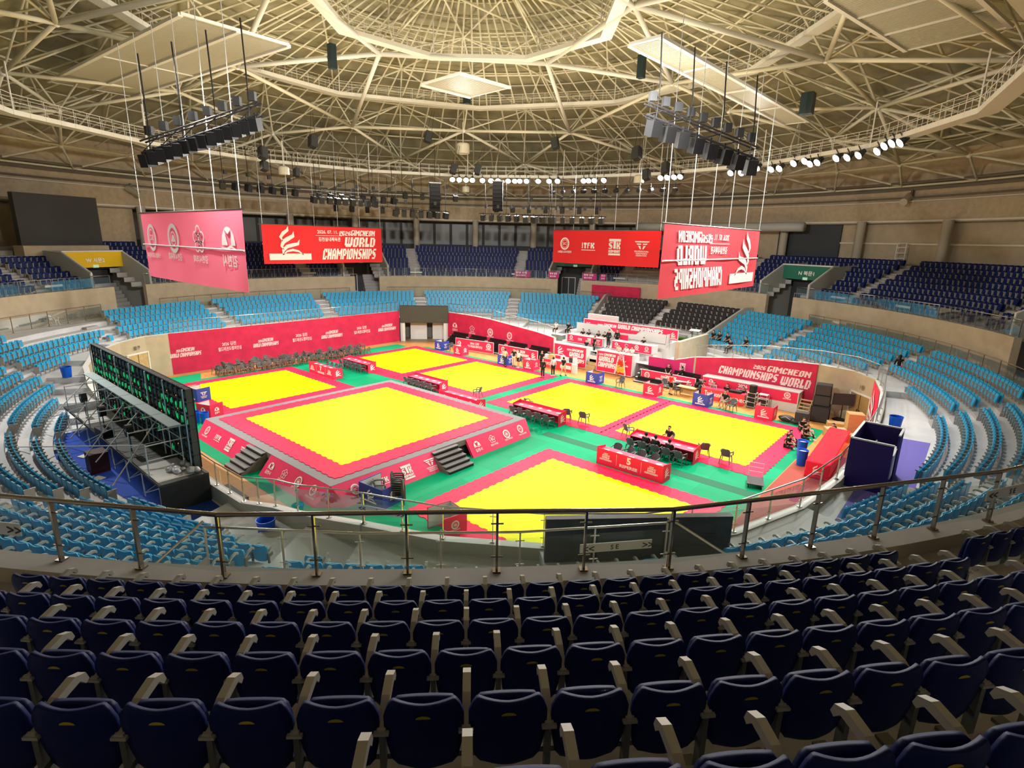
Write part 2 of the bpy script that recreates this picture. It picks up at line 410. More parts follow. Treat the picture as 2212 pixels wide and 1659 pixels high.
# ================================================================ building shell
PIT = [(-50.7, 16, 3.5), (-50.7, 28, 3.5), (-50.7, 39.3, 3.5), (-47.0, 43.4, 3.4), (-43, 43.4, 3.4), (-40.3, 43.4, 3.28), (-34, 43.4, 2.71), (-33.2, 43.4, 2.6),
       (-31.8, 43.4, 2.4), (-19.2, 43.4, 2.2), (-17.6, 43.4, 2.65), (-14.6, 43.4, 3.05), (-12, 43.4, 3.35), (-8.5, 43.4, 3.5), (-6.2, 42.8, 3.5), (-4.8, 41.3, 3.45),
       (-4.1, 38.4, 3.4), (-3.6, 34, 3.4), (-3.3, 30, 3.4), (-3.2, 26, 3.4), (-3.3, 22, 3.4), (-3.7, 18.7, 3.4), (-4.7, 15.6, 3.4), (-6.3, 13.1, 3.4), (-8.3, 11.2, 3.4),
       (-10.6, 9.6, 3.4), (-12.9, 8.6, 3.4), (-15.8, 8.1, 2.9), (-17.1, 8.0, 2.7), (-19.6, 8.0, 2.0), (-22, 8.0, 1.9), (-36, 8.0, 1.9), (-40, 8.1, 2.6), (-43, 8.6, 3.2),
       (-46.5, 9.9, 3.4), (-49.3, 12, 3.4), (-50.4, 14, 3.5)]
PW = [(UV(u, v), z) for u, v, z in PIT]
def pit_at(az):
    """distance from the bowl centre to the pit wall, and the wall's height, at an azimuth"""
    a = RAD(az); dx, dy = math.cos(a), math.sin(a); best = None
    n = len(PW)
    for i in range(n):
        p, zp = PW[i]; q, zq = PW[(i + 1) % n]
        ex, ey = q.x - p.x, q.y - p.y; fx, fy = p.x - C0[0], p.y - C0[1]
        den = dx * ey - dy * ex
        if abs(den) < 1e-9: continue
        t = (fx * ey - fy * ex) / den; s = (fx * dy - fy * dx) / den
        if t > 0 and -1e-6 <= s <= 1 + 1e-6:
            if best is None or t < best[0]: best = (t, zp + (zq - zp) * s)
    return best
NROW = 10
def Rj(j): return 31.2 - 0.81 * j
def Tz(j): return 4.4 - 0.345 * j
def norm(az): return (az + 180) % 360 - 180
def jwalk(az):
    a = norm(az); rp, zt = pit_at(az)
    low = zt - (0.97 if 12 < a < 178 else 0.66)
    j = 0
    while j < NROW - 1 and Tz(j + 1) >= low - 1e-6 and Rj(j + 1) - 0.66 > rp + 0.9: j += 1
    return j
NAZ = 288
AZS = [360.0 * i / NAZ for i in range(NAZ)]
JW = [jwalk(a + 180.0 / NAZ) for a in AZS]
# competition hall floor ------------------------------------------------------
b = MB(); b.v = []
poly = [p for p, z in PW]
b.add([(p.x, p.y, 0) for p in poly], [tuple(range(len(poly)))][::1])
floor_m = tile_mat('sprung_wood_floor', (0.70, 0.36, 0.12), (0.62, 0.30, 0.09), (2.4, 0.12), (0.40, 0.2, 0.06), 0.35, rot=0)
o = b.obj('floor', floor_m, kind='structure')
# pit wall ---------------------------------------------------------------------
def wall_strip(name, pts, z0, thick, m, cap_m, side):
    """pts: list of (Vector, ztop); wall rising from z0, thickened away from the pit"""
    b = MB(); n = len(pts); outs = []
    for i, (p, z) in enumerate(pts):
        a = pts[max(0, i - 1)][0]; c = pts[min(n - 1, i + 1)][0]; d = (c - a).normalized(); nv = Vector((-d.y, d.x, 0)) * side
        outs.append((p + nv * thick, z))
    for i in range(n - 1):
        (p, zp), (q, zq) = pts[i], pts[i + 1]; (po, _), (qo, _) = outs[i], outs[i + 1]
        b.cur = 0
        b.add([(p.x, p.y, z0), (q.x, q.y, z0), (q.x, q.y, zq), (p.x, p.y, zp)], [(0, 1, 2, 3)])
        b.add([(po.x, po.y, 0), (qo.x, qo.y, 0), (qo.x, qo.y, zq), (po.x, po.y, zp)], [(3, 2, 1, 0)])
        b.cur = 1
        b.add([(p.x, p.y, zp), (q.x, q.y, zq), (qo.x, qo.y, zq), (po.x, po.y, zp)], [(0, 1, 2, 3)])
    for k in (0, n - 1):
        (p, z), (po, _) = pts[k], outs[k]; b.add([(p.x, p.y, z0), (po.x, po.y, z0), (po.x, po.y, z), (p.x, p.y, z)], [(0, 1, 2, 3)])
    return b.obj(name, [m, cap_m], kind='structure')
CAPM = mat('white_coping', (0.72, 0.71, 0.69), 0.5)
N = len(PW)
def sub(i0, i1): return [PW[i % N] for i in range(i0, i1 + 1)]
# openings: corner gate (between vertices 2 and 3) and stage podium (8..9)
wall_strip('wall_left', sub(0, 2), 0, 0.3, BEIGE, CAPM, 1)
wall_strip('wall_back', sub(3, 8), 0, 0.3, BEIGE, CAPM, 1)
wall_strip('wall_right', sub(9, 26), 0, 0.3, BEIGE, CAPM, 1)
wall_strip('wall_front', sub(26, 37), 0, 0.3, BEIGE, CAPM, 1)
# lower terraces --------------------------------------------------------------
def terraces():
    b = MB(); st = 360.0 / NAZ
    def quad(r0, r1, z, a0, a1, r0b=None):
        r0b = r0 if r0b is None else r0b
        b.add([POL(a0, r0, z), POL(a0, r1, z), POL(a1, r1, z), POL(a1, r0b, z)], [(0, 1, 2, 3)])
    def riser(r, z0, z1, a0, a1):
        b.add([POL(a0, r, z0), POL(a1, r, z0), POL(a1, r, z1), POL(a0, r, z1)], [(3, 2, 1, 0)])
    for i, a in enumerate(AZS):
        a1 = a + st; jw = JW[i]; b.cur = 0
        rin0 = pit_at(a)[0] + 0.28; rin1 = pit_at(a1)[0] + 0.28
        am = norm(a)
        if 99 < am < 110 and False: pass
        quad(rin0, Rj(jw) + 0.15, Tz(jw), a, a1, rin1)
        for j in range(jw - 1, -1, -1):
            riser(Rj(j + 1) + 0.15, Tz(j + 1), Tz(j), a, a1)
            quad(Rj(j + 1) + 0.15, Rj(j) + 0.15, Tz(j), a, a1)
        quad(Rj(0) + 0.15, 32.85, Tz(0), a, a1)
        # vertical ends where the walkway level changes
        jn = JW[(i + 1) % NAZ]
        if jn != jw:
            lo = max(jn, jw)
            for j in range(min(jn, jw), lo):
                b.add([POL(a1, rin1, Tz(lo)), POL(a1, Rj(j + 1) + 0.15, Tz(lo)), POL(a1, Rj(j + 1) + 0.15, Tz(j)), POL(a1, rin1, Tz(j))], [(0, 1, 2, 3)])
    return b.obj('floor', CONCL, kind='structure')
terraces()
AISLES_L = [16.2 + 22.5 * k for k in range(16)]
def aisle_steps(aisles, Rf, Zf, n, dr, dz, name, skip=lambda a, j: False, w=1.1):
    b = MB()
    for az in aisles:
        for j in range(n):
            if skip(az, j): continue
            r = Rf(j); z = Zf(j)
            c = POL(az, r, z + dz / 4)
            b.box((c.x, c.y, z + dz / 4), (dr * 0.5, w, dz / 2), rz=RAD(az))
    return b.obj(name, CONC, kind='structure')
aisle_steps(AISLES_L, lambda j: Rj(j + 1) + 0.15 - 0.2, lambda j: Tz(j + 1), NROW - 1, 0.81, 0.345, 'trim_1', skip=lambda a, j: j + 1 > jwalk(a))
# ring wall between the tiers --------------------------------------------------
RW = 32.8
VOM = [27.0 + 45 * k for k in range(8)]
VH = 2.6      # half width in degrees of the opening
def in_vom(a, h=VH): return any(abs(norm(a - c)) < h for c in VOM)
def arc_wall(name, a0, a1, R, z0, z1, m, thick=0.25, cap=None, step=1.5, inward=True):
    b = MB(); n = max(1, int(round((a1 - a0) / step)))
    for i in range(n):
        s, e = a0 + (a1 - a0) * i / n, a0 + (a1 - a0) * (i + 1) / n
        b.cur = 0
        b.add([POL(s, R, z0), POL(e, R, z0), POL(e, R, z1), POL(s, R, z1)], [(3, 2, 1, 0)])
        b.add([POL(s, R + thick, z0), POL(e, R + thick, z0), POL(e, R + thick, z1), POL(s, R + thick, z1)], [(0, 1, 2, 3)])
        b.cur = 1 if cap else 0
        b.add([POL(s, R, z1), POL(e, R, z1), POL(e, R + thick, z1), POL(s, R + thick, z1)], [(0, 3, 2, 1)])
    b.cur = 0
    for s in (a0, a1): b.add([POL(s, R, z0), POL(s, R + thick, z0), POL(s, R + thick, z1), POL(s, R, z1)], [(0, 1, 2, 3)])
    return b.obj(name, [m, cap] if cap else m, kind='structure')
vs_ = sorted([norm(c) for c in VOM]) 
for k, c in enumerate(vs_):
    a0 = c + VH; a1 = vs_[(k + 1) % 8] - VH
    if a1 < a0: a1 += 360
    arc_wall('wall_ring', a0, a1, RW, 4.4, 6.85, BEIGE, 0.4, CONC)
# upper terraces ---------------------------------------------------------------
NUP = 9
def Ri(i): return 34.0 + 0.85 * i
def Ui(i): return 6.6 + 0.395 * i
def upper():
    b = MB(); st = 1.25; a = -180.0
    while a < 180 - 1e-6:
        a1 = a + st; v = in_vom(a + st / 2)
        for i in range(NUP):
            if v and i < 4: continue
            r0 = (Ri(i - 1) + 0.2) if i else 33.15
            r1 = Ri(i) + 0.2
            b.add([POL(a, r0, Ui(i)), POL(a, r1, Ui(i)), POL(a1, r1, Ui(i)), POL(a1, r0, Ui(i))], [(0, 1, 2, 3)])
            zt = Ui(i + 1) if i < NUP - 1 else Ui(i) + 0.3
            b.add([POL(a, r1, Ui(i)), POL(a1, r1, Ui(i)), POL(a1, r1, zt), POL(a, r1, zt)], [(3, 2, 1, 0)])
        zt = Ui(NUP - 1) + 0.3
        b.add([POL(a, Ri(8) + 0.2, zt), POL(a, 48, zt), POL(a1, 48, zt), POL(a1, Ri(8) + 0.2, zt)], [(0, 1, 2, 3)])
        a = a1
    return b.obj('floor', CONC, kind='structure')
upper()
aisle_steps([c for c in AISLES_L if not in_vom(c, 6)], lambda i: Ri(i) + 0.2 - 0.2, lambda i: Ui(i), NUP - 1, 0.85, 0.395, 'trim_2')
# floor of the tunnels behind the openings, and their dark back walls
b = MB()
for c in VOM:
    for k in range(4):
        a0, a1 = c - VH + k * VH / 2, c - VH + (k + 1) * VH / 2
        b.add([POL(a0, RW, 4.4), POL(a0, 43, 4.4), POL(a1, 43, 4.4), POL(a1, RW, 4.4)], [(0, 1, 2, 3)])
b.obj('floor', CONC, kind='structure')
GALZ = Ui(8) + 0.3
# gallery back walls, columns and upper wall ---------------------------------------
GLAZ = mat('gallery_panel', (0.16, 0.17, 0.17), 0.35)
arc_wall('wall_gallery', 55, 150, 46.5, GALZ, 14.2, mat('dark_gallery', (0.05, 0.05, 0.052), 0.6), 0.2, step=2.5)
arc_wall('wall_gallery', 150, 188, 43.6, GALZ, 14.0, BEIGE2, 0.2, step=2)
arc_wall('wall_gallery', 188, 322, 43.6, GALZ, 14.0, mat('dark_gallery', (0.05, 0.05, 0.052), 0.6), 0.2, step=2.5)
arc_wall('wall_gallery', 322, 415, 43.6, GALZ, 14.0, BEIGE, 0.2, step=2.5)
arc_wall('wall_upper', -180, 180, 43.2, 13.9, 20.5, BEIGE2, 0.5, step=2.5)
b = MB()
for a in range(56, 150, 3):
    s, e = a + 0.25, a + 2.75
    b.add([POL(s, 46.4, GALZ + .6), POL(e, 46.4, GALZ + .6), POL(e, 46.4, 13.6), POL(s, 46.4, 13.6)], [(3, 2, 1, 0)])
b.obj('window_1', GLAZ, kind='structure')
b = MB(); a = -180
while a < 180:
    b.add([POL(a, 42.9, 13.9), POL(a + 3, 42.9, 13.9), POL(a + 3, 46.8, 13.9), POL(a, 46.8, 13.9)], [(3, 2, 1, 0)]); a += 3
b.obj('ceiling', mat('gallery_soffit', (0.3, 0.27, 0.22), 0.8), kind='structure')
for k in range(32):
    az = -176.6 + 11.25 * k
    if not (-35 < az < 190 or az < -165): continue
    c = POL(az, 42.4, GALZ)
    MB().lathe([(0.42, 0), (0.42, 4.05)], n=20).obj('column', mat('column_paint', (0.42, 0.39, 0.33), 0.6), smooth=True, loc=c, label='round pale grey column of the upper gallery', category='column', group='gallery columns')
def arc_path(a0, a1, R, z, step=2.0):
    n = max(1, int(abs(a1 - a0) / step)); return [POL(a0 + (a1 - a0) * i / n, R, z) for i in range(n + 1)]
b = MB()
for (R, z, r) in [(43.1, 14.1, 0.10), (43.0, 15.9, .05)]: b.path(arc_path(-40, 200, R, z), r, 6)
b.obj('trim_3', TUBEW, kind='structure')
b = MB(); b.path(arc_path(-25, 33, 43.45, 12.0), 0.09, 6); b.obj('trim_4', TUBEW, kind='structure')
# white ladder frame in the right gallery
b = MB()
for a in (19.5, 20.7):
    b.tube(POL(a, 42.6, GALZ), POL(a, 42.6, GALZ + 2.0), .06, 6)
for q in (.6, 1.1, 1.6, 2.0): b.tube(POL(19.5, 42.6, GALZ + q), POL(20.7, 42.6, GALZ + q), .05, 6)
b.obj('rack_frame', WPANEL, label='white metal frame standing behind the top row of seats at the right', category='rack')
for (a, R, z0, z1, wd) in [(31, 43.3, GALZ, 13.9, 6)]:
    b = MB(); b.box(POL(a + 3, 43.3, 12), (0.2, 7, 3.9), rz=RAD(a + 3)); b.obj('wall_dark', mat('dark_wall_panel', (0.05, 0.06, 0.07), 0.6), kind='structure')  # wide near-black panel in front of the gallery wall
# raised entry deck of the near stand
arc_wall('wall_entry', -95.2, -77.7, 30.2, 3.6, 5.08, CAPM, 0.3, CAPM, step=1.75)
b = MB()
for k in range(10):
    a0, a1 = -95.2 + k * 1.75, -93.45 + k * 1.75
    b.add([POL(a0, 30.4, 5.0), POL(a1, 30.4, 5.0), POL(a1, 32.85, 5.0), POL(a0, 32.85, 5.0)], [(0, 3, 2, 1)])
for a in (-95.2, -77.7): b.add([POL(a, 30.2, 3.6), POL(a, 32.85, 3.6), POL(a, 32.85, 5.12), POL(a, 30.2, 5.12)], [(0, 1, 2, 3)])
b.obj('floor', CONC, kind='structure')
# ================================================================ railings
def rail_part(parent, name, fn, m, smooth=False):
    b = MB(); fn(b); return b.obj(name, m, parent, smooth=smooth)
def railing(name, label, pts, zb, height=1.0, spacing=1.3, group=None, glass=GLASSF, rail_r=0.03, post_r=0.022, base=0.08, clamps=False, rail_m=None, gap=(0.08, 0.86)):
    """pts: list of points (Vector xy, z base)"""
    org = pts[0]; t = thing(name, label, 'railing', (org.x, org.y, 0), 0, group)
    L = [p - Vector((org.x, org.y, 0)) for p in pts]
    rail_part(t, 'handrail', lambda b: b.path([p + Vector((0, 0, height)) for p in L], rail_r, 8), rail_m or STEEL, True)
    segs = []
    for i in range(len(L) - 1):
        d = (L[i + 1] - L[i]); n = max(1, int(round(d.length / spacing)))
        for k in range(n): segs.append((L[i] + d * k / n, L[i] + d * (k + 1) / n))
    posts = [s[0] for s in segs] + [segs[-1][1]]
    pm = None
    for i, p in enumerate(posts):
        dv = (segs[min(i, len(segs) - 1)][1] - segs[min(i, len(segs) - 1)][0]); rz = math.atan2(dv.y, dv.x)
        if pm is None:
            b = MB(); b.box((0, 0, height / 2), (post_r * 1.1, post_r * 2.2, height)); b.box((0, 0, 0.012), (0.12, 0.12, 0.024))
            if clamps:
                b.tube((-0.09, 0, height * .8), (0.09, 0, height * .8), .012, 6); b.tube((-0.09, 0, height * .25), (0.09, 0, height * .25), .012, 6)
            pm = b.mesh('post', rail_m or STEEL)
        meshobj('post', pm, t, p, rz)
    for (p, q) in segs:
        d = (q - p); l = d.length; e = d / l; up = Vector((0, 0, 1)); nn = Vector((-e.y, e.x, 0)).normalized() * 0.006
        a0, a1 = p + e * 0.05, q - e * 0.05
        b = MB(); z0, z1 = gap[0], height * gap[1]
        vs = [a0 - nn + up * z0, a1 - nn + up * z0, a1 + nn + up * z0, a0 + nn + up * z0, a0 - nn + up * z1, a1 - nn + up * z1, a1 + nn + up * z1, a0 + nn + up * z1]
        b.add([vs[k] for k in (0, 1, 5, 4)], [(0, 1, 2, 3)])
        b.obj('glass_pane', glass, t)
    return t
for k in range(32):
    a0 = -80.2 + 11.25 * k; a1 = a0 + 11.25; am = norm((a0 + a1) / 2)
    if am < -118 and am > -172: continue
    near = -112 < am < -50
    if am > -50 and am < -30: continue
    cuts = [(a0, a1)]
    for c in VOM:
        cc = norm(c); new = []
        for s, e in cuts:
            sn, en = norm(s), norm(s) + (e - s)
            lo, hi = cc - VH - .2, cc + VH + .2
            if hi <= sn or lo >= en: new.append((sn, en)); continue
            if lo > sn + 1: new.append((sn, lo))
            if hi < en - 1: new.append((hi, en))
        cuts = new
    for s, e in cuts:
        railing('glass_railing', ('glass balustrade with steel posts in front of the dark near seats' if near else 'glass balustrade on top of the beige wall in front of the far navy seats'),
                [POL(s, 33.05, 6.85), POL(e, 33.05, 6.85)], 6.85, 0.97, 1.29, 'balustrade lengths of the near upper tier' if near else 'balustrade lengths of the far upper tier',
                GLASS if near else GLASSF, 0.036 if near else 0.022, post_r=.03 if near else .022, clamps=near, rail_m=mat('polished_bronze_steel', (.34, .31, .27), .22, metal=.95) if near else None)
# balustrade on the pit wall
def pit_rail(i0, i1, label):
    pts = [Vector((p.x, p.y, z)) for p, z in sub(i0, i1)]
    out = []
    for i, p in enumerate(pts):
        a = pts[max(0, i - 1)]; c = pts[min(len(pts) - 1, i + 1)]; d = (c - a); d.z = 0; d.normalize()
        out.append(p + Vector((-d.y, d.x, 0)) * 0.15)
    railing('glass_railing', label, out, 0, 0.98, 1.35, None, GLASSF, 0.026, clamps=True)
pit_rail(0, 2, 'glass balustrade above the long red banner on the left wall')
pit_rail(3, 8, 'sloping glass balustrade above the red banner right of the black screen')
pit_rail(10, 15, 'glass balustrade above the red championships banner at the right end')
pit_rail(15, 20, 'curved glass balustrade beside the purple booth')
pit_rail(20, 26, 'curved glass balustrade on the near right parapet by the yellow mat')
pit_rail(26, 31, 'glass balustrade on the near parapet in front of the raised mat platform')
for s, e, lb in [(-22, 20, 'glass screen along the beige wall behind the right light blue seats'), (62, 69, 'short glass screen by the back entrance above the light blue seats'), (76, 113, 'glass screen along the beige wall behind the back light blue seats'), (121, 158, 'glass screen along the beige wall behind the left back seats'), (168, 185, 'glass screen on the left walkway beside the white chair')]:
    railing('glass_railing', lb, [POL(s + (e - s) * i / max(1, int((e - s) / 6)), 32.3, 4.4) for i in range(max(1, int((e - s) / 6)) + 1)], 0, 1.15, 1.6, None, GLASSF, 0.02, rail_m=mat('bronze_rail', (0.3, 0.22, 0.16), 0.4, metal=.3))
railing('glass_railing', 'inner glass balustrade of the raised entry deck below the near seats', [POL(a, 30.35, 5.08) for a in (-95.2, -89.4, -83.5, -77.7)], 0, .95, 1.35, None, GLASS, .026, clamps=True)
for s, (a0, R0, z0), (a1, R1, z1) in (('left', (-95.2, 30.35, 6.15), (-96.4, 31.2, 5.5)), ('right', (-77.7, 30.35, 6.15), (-75.6, 31.1, 5.5))):
    p, q = POL(a0, R0, z0), POL(a1, R1, z1); t = thing('stair_rail', 'sloping steel stair rail with a white board at the %s end of the entry deck' % s, 'railing', p)
    MB().tube((0, 0, 0), q - p, .028, 8).obj('handrail', STEEL, t)
    b = MB(); up = Vector((0, 0, -.75)); d = q - p
    b.add([up, up + d, up + d + Vector((0, 0, -.18)), up + Vector((0, 0, -.18))], [(0, 1, 2, 3)]); b.obj('kick_board', CAPM, t)
    b = MB(); b.add([Vector((0, 0, -.05)), d + Vector((0, 0, -.05)), up + d, up], [(0, 1, 2, 3)]); b.obj('glass_pane', GLASS, t)
# ================================================================ tunnels (vomitories) of the upper tier
def tunnel(c, col, label, text):
    t = thing('entrance_tunnel', label, 'entrance', POL(c, 34.5, 4.4), RAD(c))
    W = 5.2; h = W / 2
    for s in (-1, 1):
        b = MB()
        # side wall: trapezoid profile in (r, z), top line slopes up away from the pit
        y = s * (h + .1)
        prof = [(-1.4, 0), (-1.4, 2.35 + 1.3), (1.6, 2.35 + 2.9), (6.0, 2.35 + 3.2), (6.0, 0)]
        vs = [(r, y - .12, z) for r, z in prof] + [(r, y + .12, z) for r, z in prof]; n = 5
        b.add(vs, [tuple(range(n)), tuple(range(2 * n - 1, n - 1, -1))] + [(i, (i + 1) % n, n + (i + 1) % n, n + i) for i in range(n)])
        b.obj('side_wall', mat('tunnel_wall', (0.36, 0.36, 0.34), 0.8), t)
        b = MB(); b.path([(-1.4, y, 2.45), (-1.4, y, 3.7), (1.6, y, 5.3), (2.2, y, 5.35)], .07, 6); b.obj('edge_trim', WPANEL, t)
    b = MB(); y0 = h + 0.25
    b.box((1.75, 0, 4.62), (0.2, W, 1.35)); b.obj('header_sign', col, t)
    b = MB(); b.box((2.1, 0, 5.36), (1.0, W + .3, .12)); b.obj('roof_slab', WPANEL, t)
    b = MB(); b.box((4.4, 0, 5.2), (4.2, W, .1)); b.obj('soffit', DGREY, t)
    deco('lettering', t, (1.65, h, 4.0), (0, -1, 0), (0, 0, 1), [[(x + W * .5, y + .35) for x, y in p] for p in txt(text, -.8, 0, .45, w=1.7)] , WHITE, off=0.02)
    b = MB(); b.box((1.62, 0, 4.05), (0.05, 0.5, 0.26)); b.obj('exit_sign', mat('exit_green', (0.5, 0.8, 0.6), 0.5, em=.25), t)
    # half-height rear steps and doors
    b = MB(); 
    for k in range(7): b.box((1.2 + k * .28, -h * .55 if c < 90 else -h * .55, .17 * (k + 1)), (.28, h * .8, .34 * (k + 1)))
    b.obj('steps', CONC, t)
    b = MB()
    for q in (0.25, 1.15, 2.05): b.box((3.2, q, 1.3), (.06, .07, 2.2))
    for q in (.2, 2.4): b.box((3.2, 1.15, q), (.06, 1.87, .07))
    b.obj('door_frame', ALU, t)
    b = MB(); b.box((3.25, 0, 2.6), (.1, W, 5.2)); b.obj('back_wall', DGREY, t)
    return t
GREEN_S = mat('green_sign', (0.02, 0.16, 0.11), 0.5); YEL_S = mat('yellow_sign', (0.78, 0.50, 0.01), 0.5)
tunnel(27.0, GREEN_S, 'upper tier entrance with a dark green header sign at the right', 'N 북문1')
tunnel(72.0, GREEN_S, 'dark upper tier entrance below the red sponsor banner', 'N 북문2')
tunnel(117.0, YEL_S, 'dark upper tier entrance below the red banner with the flame', 'W 서문1')
tunnel(162.6, YEL_S, 'upper tier entrance with a yellow header sign at the far left', 'W 서문2')
tunnel(-18.0, GREEN_S, 'dark upper tier entrance at the right edge of the photo', 'E 동문1')
# light strips and signs on the upper balustrade
for az in (16.3, 83.8, 106.3, 128.8, 173.5, 4.5, 61):
    b = MB(); b.box((0, 0, 0), (0.04, 1.5, 0.17)); b.obj('aisle_sign', WPANEL, loc=POL(az, 33.0, 7.3), rz=RAD(az), label='white aisle number sign on the far balustrade', category='sign', group='white aisle signs')
# ================================================================ stadium seats
def seat_parts(col_w=0.5):
    """returns dict of meshes in seat space: +y faces the pit, origin on the tread"""
    # backrest: curved shell with a dipped top edge and cut corners
    def shell(rows, y_of, t, name):
        b = MB(); nx = 8; grid = []
        for (z, hw, dip) in rows:
            r = []
            for i in range(nx + 1):
                u = -1 + 2 * i / nx; r.append(Vector((u * hw, y_of(u, z), z + dip * (abs(u) ** 1.6) - dip * .5)))
            grid.append(r)
        m = len(rows); W = nx + 1
        front = [p for r in grid for p in r]; back = [p + Vector((0, -t, 0)) for p in front]
        fs = []
        for k in range(m - 1):
            for i in range(nx):
                fs.append((k * W + i + 1, k * W + i, (k + 1) * W + i, (k + 1) * W + i + 1))
                q = m * W; fs.append((q + k * W + i, q + k * W + i + 1, q + (k + 1) * W + i + 1, q + (k + 1) * W + i))
        q = m * W
        for i in range(nx): fs.append((i, i + 1, q + i + 1, q + i)); fs.append((q + (m - 1) * W + i, q + (m - 1) * W + i + 1, (m - 1) * W + i + 1, (m - 1) * W + i))
        for k in range(m - 1): fs.append((q + k * W, k * W + 0 + 0, (k + 1) * W, q + (k + 1) * W)[::-1]); fs.append((q + k * W + nx, (k + 1) * W + nx + q, (k + 1) * W + nx, k * W + nx)[::-1])
        b.add(front + back, fs); return b
    back = shell([(.28, .12, -.01), (.295, .165, -.01), (.34, .20, 0), (.45, .222, 0), (.60, .236, 0), (.69, .236, 0), (.755, .212, .01), (.785, .19, .018), (.79, .175, .018)],
                 lambda u, z: 0.035 * u * u - (z - .3) * .10 + .02, .035, 'backrest')
    pan = shell([(.36, .17, 0), (.38, .19, 0), (.50, .205, 0), (.62, .205, 0), (.71, .19, .01), (.74, .165, .01)],
                lambda u, z: 0.145 - .02 * u * u - (z - .36) * .12, .05, 'seat')
    arm = MB()
    pts = [(-.03, .60), (.03, .61), (.16, .675), (.30, .695), (.38, .66), (.40, .60), (.37, .585), (.33, .635), (.16, .62), (.02, .555), (-.03, .555)]
    n = len(pts); x = .25
    arm.add([(x - .026, a, z) for a, z in pts] + [(x + .026, a, z) for a, z in pts], [tuple(range(n)), tuple(range(2 * n - 1, n - 1, -1))] + [(i, n + i, n + (i + 1) % n, (i + 1) % n) for i in range(n)])
    arm.box((.25, -.015, .575), (.09, .05, .02))
    leg = MB(); leg.box((.25, 0.02, .33), (.035, .07, .5)); leg.box((.25, .10, .46), (.03, .22, .10)); leg.box((.25, .06, .015), (.10, .26, .03)); leg.box((0, .06, .33), (.46, .04, .04))
    pl = MB(); k = 10; v = [(.045 * math.cos(PI * i / k), 0, .022 * math.sin(PI * i / k)) for i in range(k + 1)]
    pl.add([(a, -.062, .70 + c) for a, _, c in v], [tuple(range(k + 1))])
    return back, pan, arm, leg, pl
SB, SP, SA, SL, SN = seat_parts()
PLATE = mat('yellow_number_plate', (0.45, 0.36, 0.03), 0.5)
def seat_proto(kind, m, plate):
    me = {'backrest': SB.mesh('backrest', m, True), 'seat_pan': SP.mesh('seat_pan', m, True), 'armrest': SA.mesh('armrest', ARMG, False), 'pedestal': SL.mesh('pedestal', mat('seat_pedestal', (0.14, 0.14, 0.12), 0.5), False)}
    if plate: me['number_plate'] = SN.mesh('number_plate', PLATE)
    return me
# low detail seat (one mesh) for far rows: backrest, seat pan, arm post
def low_seat():
    b = MB(); b.cur = 0
    b.add([(-.14, -.02, .28), (.14, -.02, .28), (.22, -.04, .5), (.21, -.06, .72), (.13, -.07, .79), (-.13, -.07, .79), (-.21, -.06, .72), (-.22, -.04, .5),
           (-.14, .02, .28), (.14, .02, .28), (.22, .0, .5), (.21, -.02, .72), (.13, -.03, .79), (-.13, -.03, .79), (-.21, -.02, .72), (-.22, .0, .5)],
          [(7, 6, 5, 4, 3, 2, 1, 0), tuple(range(8, 16))] + [(i, (i + 1) % 8, 8 + (i + 1) % 8, 8 + i) for i in range(8)])
    b.add([(-.18, .17, .36), (.18, .17, .36), (.2, .10, .76), (-.2, .10, .76), (-.18, .22, .36), (.18, .22, .36), (.2, .15, .78), (-.2, .15, .78)],
          [(0, 1, 2, 3), (7, 6, 5, 4), (3, 2, 6, 7), (0, 4, 5, 1), (0, 3, 7, 4), (1, 5, 6, 2)])
    b.cur = 1
    b.box((.25, .12, .42), (.04, .30, .40)); b.box((.25, .14, .64), (.05, .34, .05)); b.box((.25, .04, .12), (.04, .07, .24))
    return b
LOW = low_seat()
def project(p):
    x, y, z = cA * p[0] + sA * p[1], -sA * p[0] + cA * p[1], p[2] - CAM_H
    cp, sp = math.cos(PITCH), math.sin(PITCH); d = y * cp - z * sp
    if d < .3: return None
    u = y * sp + z * cp; X = F_PX * x / d; Y = -F_PX * u / d; cr, sr = math.cos(ROLL), math.sin(ROLL)
    return 1106 + cr * X - sr * Y, 829.5 + sr * X + cr * Y, d
def rows_between(aisles, R, gap=0.62, pitch=0.5):
    """seat azimuths on a row of radius R, leaving the aisles free"""
    out = []; n = len(aisles)
    for k in range(n):
        a0 = aisles[k]; a1 = aisles[(k + 1) % n]
        if a1 <= a0: a1 += 360
        g = math.degrees((gap + .25) / R); s, e = a0 + g, a1 - g; m = int((e - s) / math.degrees(pitch / R)) + 1
        st = (e - s) / max(1, m - 1) if m > 1 else 0; st = math.degrees(pitch / R)
        c = (s + e) / 2 - st * (m - 1) / 2
        for i in range(m): out.append((norm(c + i * st), k))
    return out
L_seats = []; U_seats = []; K_seats = []
for j in range(NROW):
    R = Rj(j)
    for az, blk_ in rows_between(AISLES_L, R):
        jw = jwalk(az)
        if j > jw: continue
        if 31.5 < az < 64.5: continue
        if -95.5 < az < -75 and (j > 5 or (j == 4 and az > -87.3) or (j == 5 and az > -91.2) ): continue
        if -96.2 < az < -76.8 and j < 3: continue
        if -102 < az < -95.5 and j < 9 - max(0, int((az + 102) / 1.4)): pass
        if az > 170 or az < -172:
            if j < 3: continue
        if -96 < az < -95.4: continue
        if -75 < az < -53 and j > 5: continue
        if abs(az + 96.3) < 1.4 + (0 if j < 7 else 1.6): continue
        if 14 < az < 32 and j > 7: continue
        L_seats.append((az, R, Tz(j), j))
BLK = []
